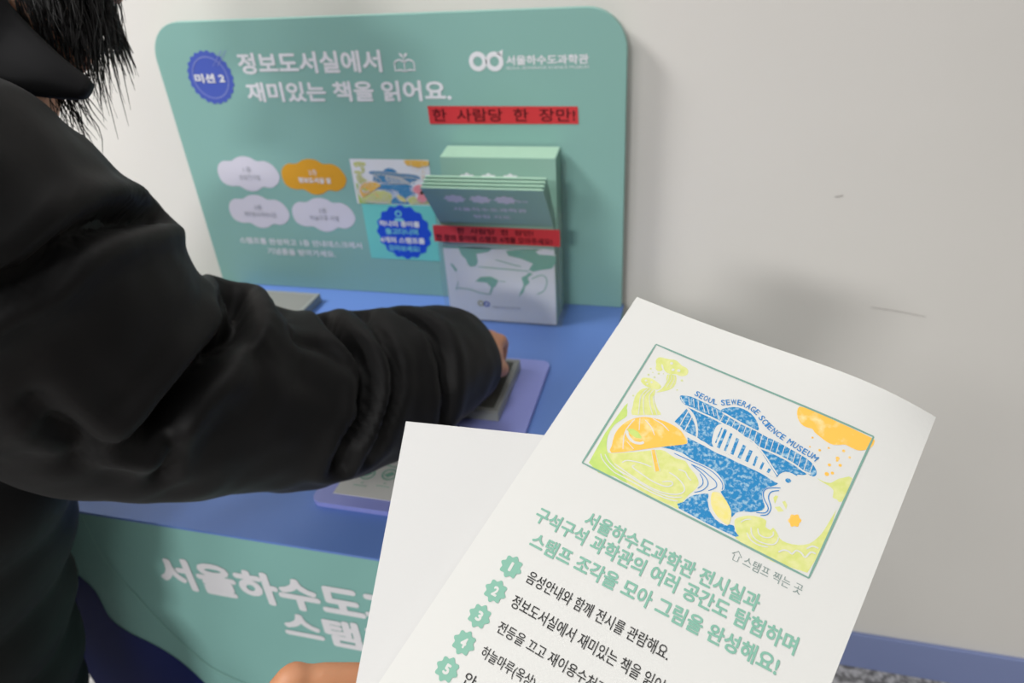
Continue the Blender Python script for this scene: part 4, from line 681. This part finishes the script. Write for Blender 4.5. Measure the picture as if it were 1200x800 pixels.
# --- jacket: one garment with puffed sleeves, drawn in at the stitched seams
def sleeve(mb, path, creases, nl=220, na=112, wr_amp=.0045, cuff=True):
    P = [V(p[:3]) for p in path]; R_ = [p[3] for p in path]; n = len(P)
    def ev(A, t):
        i = min(int(t), n-2); f = t-i
        a, b, c, d = A[max(i-1, 0)], A[i], A[i+1], A[min(i+2, n-1)]
        return .5*((2*b)+(c-a)*f+(2*a-5*b+4*c-d)*f*f+(3*b-a-3*c+d)*f**3)
    pts = [ev(P, (n-1)*i/(nl-1)) for i in range(nl)]; rad = [max(ev(R_, (n-1)*i/(nl-1)), .02) for i in range(nl)]
    tang = [(pts[min(i+2, nl-1)]-pts[max(i-2, 0)]).normalized() for i in range(nl)]
    u = tang[0].orthogonal().normalized(); rows = []
    for i in range(nl):
        u = (u-tang[i]*u.dot(tang[i])).normalized(); v = tang[i].cross(u)
        rows.append([pts[i]+(u*math.cos(2*math.pi*k/na)+v*math.sin(2*math.pi*k/na))*rad[i] for k in range(na)])
    A = np.array([[tuple(q) for q in row] for row in rows]); Cn = np.array([tuple(p) for p in pts])[:, None, :]
    N = A-Cn; N /= np.linalg.norm(N, axis=2, keepdims=True)
    disp = np.zeros(A.shape[:2])
    for pl, dp, wd in creases:
        S = np.array([tuple(q) for q in spline(pl, 8)])
        dmin = np.min(np.linalg.norm(A[:, :, None, :]-S[None, None, :, :], axis=3), axis=2)
        disp += -dp*np.exp(-(dmin/wd)**2)+dp*.30*np.exp(-((dmin-2.4*wd)/(1.5*wd))**2)
    for i in range(nl):
        for k in range(na):
            q = V(A[i, k]); disp[i, k] += wr_amp*noise.noise(q*16)+wr_amp*.45*noise.noise(q*42+V((3, 1, 7)))
    A = A+N*disp[:, :, None]
    o = len(mb.v); mb.v += [tuple(q) for row in A for q in row]
    mb.f += [(o+i*na+k, o+i*na+(k+1) % na, o+(i+1)*na+(k+1) % na, o+(i+1)*na+k) for i in range(nl-1) for k in range(na)]
    mb.f.append(tuple(o+k for k in range(na-1, -1, -1)))
    # cuff rolled in to the wrist
    d = tang[-1]; last = A[-1]; c = V(Cn[-1, 0]); o2 = len(mb.v)
    for sc2, sh in ((.86, .004), (.62, -.002), (.55, -.02)):
        mb.v += [tuple(c+(V(q)-c)*sc2+d*sh) for q in last]
    rings = [o+(nl-1)*na]+[o2+j*na for j in range(3)]
    for a, b_ in zip(rings, rings[1:]): mb.f += [(a+k, a+(k+1) % na, b_+(k+1) % na, b_+k) for k in range(na)]
    mb.f.append(tuple(rings[-1]+k for k in range(na)))
jk = MB()
sleeve(jk, SLEEVE, CREASE)
LS = [(-.655, .40, 1.09, .08), (-.71, .41, 1.04, .085), (-.78, .375, .95, .085), (-.805, .35, .88, .07), (-.80, .305, .785, .05)]
sleeve(jk, LS, [], 60, 40)
def body_tube(mb, path, na=64, nl=90):
    P = [V(p[:3]) for p in path]; n = len(P); o = len(mb.v)
    rx = [p[3] for p in path]; ry = [p[4] for p in path]
    def ev(A, t):
        i = min(int(t), n-2); f = t-i; a, b, c, d = A[max(i-1, 0)], A[i], A[i+1], A[min(i+2, n-1)]
        return .5*((2*b)+(c-a)*f+(2*a-5*b+4*c-d)*f*f+(3*b-a-3*c+d)*f**3)
    for i in range(nl):
        t = (n-1)*i/(nl-1); c = ev(P, t); a_, b_ = ev(rx, t), ev(ry, t)
        puff = .010*abs(math.sin(t*math.pi*1.5))
        for k in range(na):
            an = 2*math.pi*k/na; e = V((math.cos(an)*(a_+puff), math.sin(an)*(b_+puff), 0))
            e = Matrix.Rotation(math.radians(35), 3, 'Z') @ e
            q = c+e; q += e.normalized()*(.005*noise.noise(q*14)); mb.v.append(tuple(q))
    mb.f += [(o+i*na+k, o+i*na+(k+1) % na, o+(i+1)*na+(k+1) % na, o+(i+1)*na+k) for i in range(nl-1) for k in range(na)]
    mb.f += [tuple(o+k for k in range(na-1, -1, -1)), tuple(o+(nl-1)*na+k for k in range(na))]
body_tube(jk, [(-.735, .235, .56, .145, .115), (-.712, .24, .66, .155, .12), (-.675, .245, .78, .155, .12), (-.625, .265, .90, .155, .125), (-.60, .31, 1.02, .145, .105), (-.575, .345, 1.10, .115, .08), (-.54, .375, 1.16, .06, .055)])
jk.capsule(V((-.585, .36, 1.09)), V((-.68, .415, 1.055)), .088, .084, 28); jk.capsule(V((-.60, .30, 1.02)), V(SLEEVE[3][:3]), .11, .09, 28); jk.capsule(V((-.53, .37, 1.12)), V((-.455, .315, 1.12)), .07, .075, 28)
jacket = jk.build('padded_jacket', 'jacket', vis, smooth=True)
# stand collar, open towards the chin
cp = [V(BODY['collA']), V(BODY['collB']), V(BODY['collC']), V(BODY['collD'])]
def strap(mb, pts, wid, th, axis):
    pts = spline(pts, 6); n = len(pts); o = len(mb.v); axis = V(axis).normalized()
    for i, p in enumerate(pts):
        d = (pts[min(i+1, n-1)]-pts[max(i-1, 0)]).normalized(); nn = d.cross(axis).normalized()
        w_ = wid[0]+(wid[1]-wid[0])*i/(n-1)
        for k in range(12):
            a = 2*math.pi*k/12; mb.v.append(tuple(p+axis*(w_*math.cos(a))+nn*(th*math.sin(a))))
    mb.f += [(o+i*12+k, o+i*12+(k+1) % 12, o+(i+1)*12+(k+1) % 12, o+(i+1)*12+k) for i in range(n-1) for k in range(12)]
    mb.f += [tuple(o+k for k in range(11, -1, -1)), tuple(o+(n-1)*12+k for k in range(12))]
g = MB(); strap(g, [V((-.64, .50, 1.20)), cp[0], cp[1], cp[2], cp[3]], (.044, .006), .009, BODY['collX'])
g.build('collar', 'collar', jacket, smooth=True)
# trousers and shoes
tr = MB()
for sx_, kx_ in ((-.08, -.80), (.07, -.655)):
    hip = pel+V((sx_, -.005, -.03)); kn = V((kx_, .20, .40)); an = V((kx_-.01, .13, .07))
    tr.capsule(hip, kn, .094, .066, 24); tr.capsule(kn, an+V((0, 0, .02)), .066, .05, 24)
tr.capsule(pel+V((-.03, 0, -.02)), pel+V((.03, 0, -.02)), .115, .115, 24)
remeshed(tr, 'trousers', 'trousers', vis, .008, 4)
for kx_ in (-.80, -.655):
    g = MB(); an = V((kx_-.01, .13, .0)); g.capsule(an+V((0, -.02, .04)), an+V((.02, .15, .034)), .04, .034, 20); g.box(an.x-.036, an.y-.055, .0, an.x+.05, an.y+.182, .016)
    g.build('shoe', 'shoe', vis, smooth=False)
# hair: cap plus hanging strands
hr = MB()
RH = Matrix((rt, fd, upv)).transposed()
hr.ball(HC+upv*.012-fd*.012, (.094, .098, .094), 28, 18, RH)
rnd = random.Random(11)
for k in range(420):     # long hair over the crown, the back and both sides of the head
    an = rnd.uniform(-2.45, 2.45)                       # 0 = back of the head, the face stays free
    side = -fd*math.cos(an)+rt*math.sin(an)*(1 if an else 1)
    q0 = HC+upv*rnd.uniform(.085, .112)+side*.02; q1 = HC+upv*.055+side*.088; q2 = HC-upv*.01+side*(.104+rnd.gauss(0, .003))
    q3 = HC+side*(.098+rnd.gauss(0, .006))+V((0, 0, -rnd.uniform(.07, .10)))
    pr = spline([q0, q1, q2, q3], 4); hr.tube(pr, [.0020]*10+[.0016, .0010, .0004], 5)
for a, c in HAIRPTS:
    a, c = V(a), V(c)
    for k in range(64):
        j = V((rnd.gauss(0, .0065), rnd.gauss(0, .006), 0)); e = rnd.gauss(0, .016)
        p0 = a+j*.9+V((0, 0, .02)); pt_ = HC+(p0-HC).normalized()*.098+V((0, 0, .02)); p3 = c+V((rnd.gauss(0, .006), rnd.gauss(0, .006), e))
        p1 = p0.lerp(p3, .4)+V((rnd.gauss(0, .002), rnd.gauss(0, .002), 0)); p2 = p0.lerp(p3, .75)+V((rnd.gauss(0, .003), rnd.gauss(0, .003), 0))
        hr.tube(spline([pt_, p0, p1, p2, p3], 3), [.00042]*10+[.00035, .00025, .00012], 3)
for k in range(70):      # stray single hairs
    a, c = HAIRPTS[rnd.choice((4, 5, 6))]; a, c = V(a), V(c)
    p3 = c+V((abs(rnd.gauss(0, .009)), rnd.gauss(0, .006), rnd.gauss(0, .012))); p1 = a.lerp(c, .5)+V((rnd.gauss(.003, .004), rnd.gauss(0, .003), 0))
    hr.tube(spline([a, p1, p3], 5), [.00013]*11, 3)
hr.build('hair', 'hair', vis, smooth=True)

# --- the hand that holds the two sheets up
hh_ = V(PH[0]); hold_p = empty('person', (-.16, .1, .93), 'bare hand at the bottom edge gripping the blank sheet from behind with a bent finger', 'person')
hb = MB()
A0 = LO+LXv*(-.002)+LYv*.262                      # lower left of the sheets
wr2 = V((-.205, .005, .925)); pm2 = V((-.170, .085, .955))
hb.capsule(V((-.32, -.20, .84)), wr2, .040, .028); hb.capsule(wr2, pm2, .028, .026)
back = -LNv
F0 = V(PH[0]); F1 = V(PH[1])
mc = [V((-.178, .108, .966)), V((-.160, .104, .956)), V((-.145, .098, .948)), V((-.132, .090, .942))]
for q in mc: hb.capsule(wr2, q, .019, .0125)
hb.capsule(mc[0], V(PH[0]), .0125, .0098); hb.capsule(V(PH[2]), V(PH[1]), .0096, .009); hb.capsule(V(PH[0]), V(PH[2]), .0085, .0085); hb.capsule(V(PH[1]), V(PH[1])+(V(PH[1])-V(PH[2]))*.5, .009, .0078)
for k, q in enumerate(mc[1:]):
    t0 = F0+(LYv*.017-LNv*.004)*(k+1)+V((.004*k, 0, 0)); finger(hb, [q, t0+V((.006, 0, 0)), t0+(F1-F0)*.75, t0+(F1-F0)*(1.15-.12*k)], .0112-.0008*k, .0078)
finger(hb, [V((-.175, .06, .965)), V((-.150, .062, .998)), V((-.128, .074, 1.010)), V((-.105, .088, 1.010))], .0135, .0095)
remeshed(hb, 'hand', 'skin2', hold_p, .0022, 4)
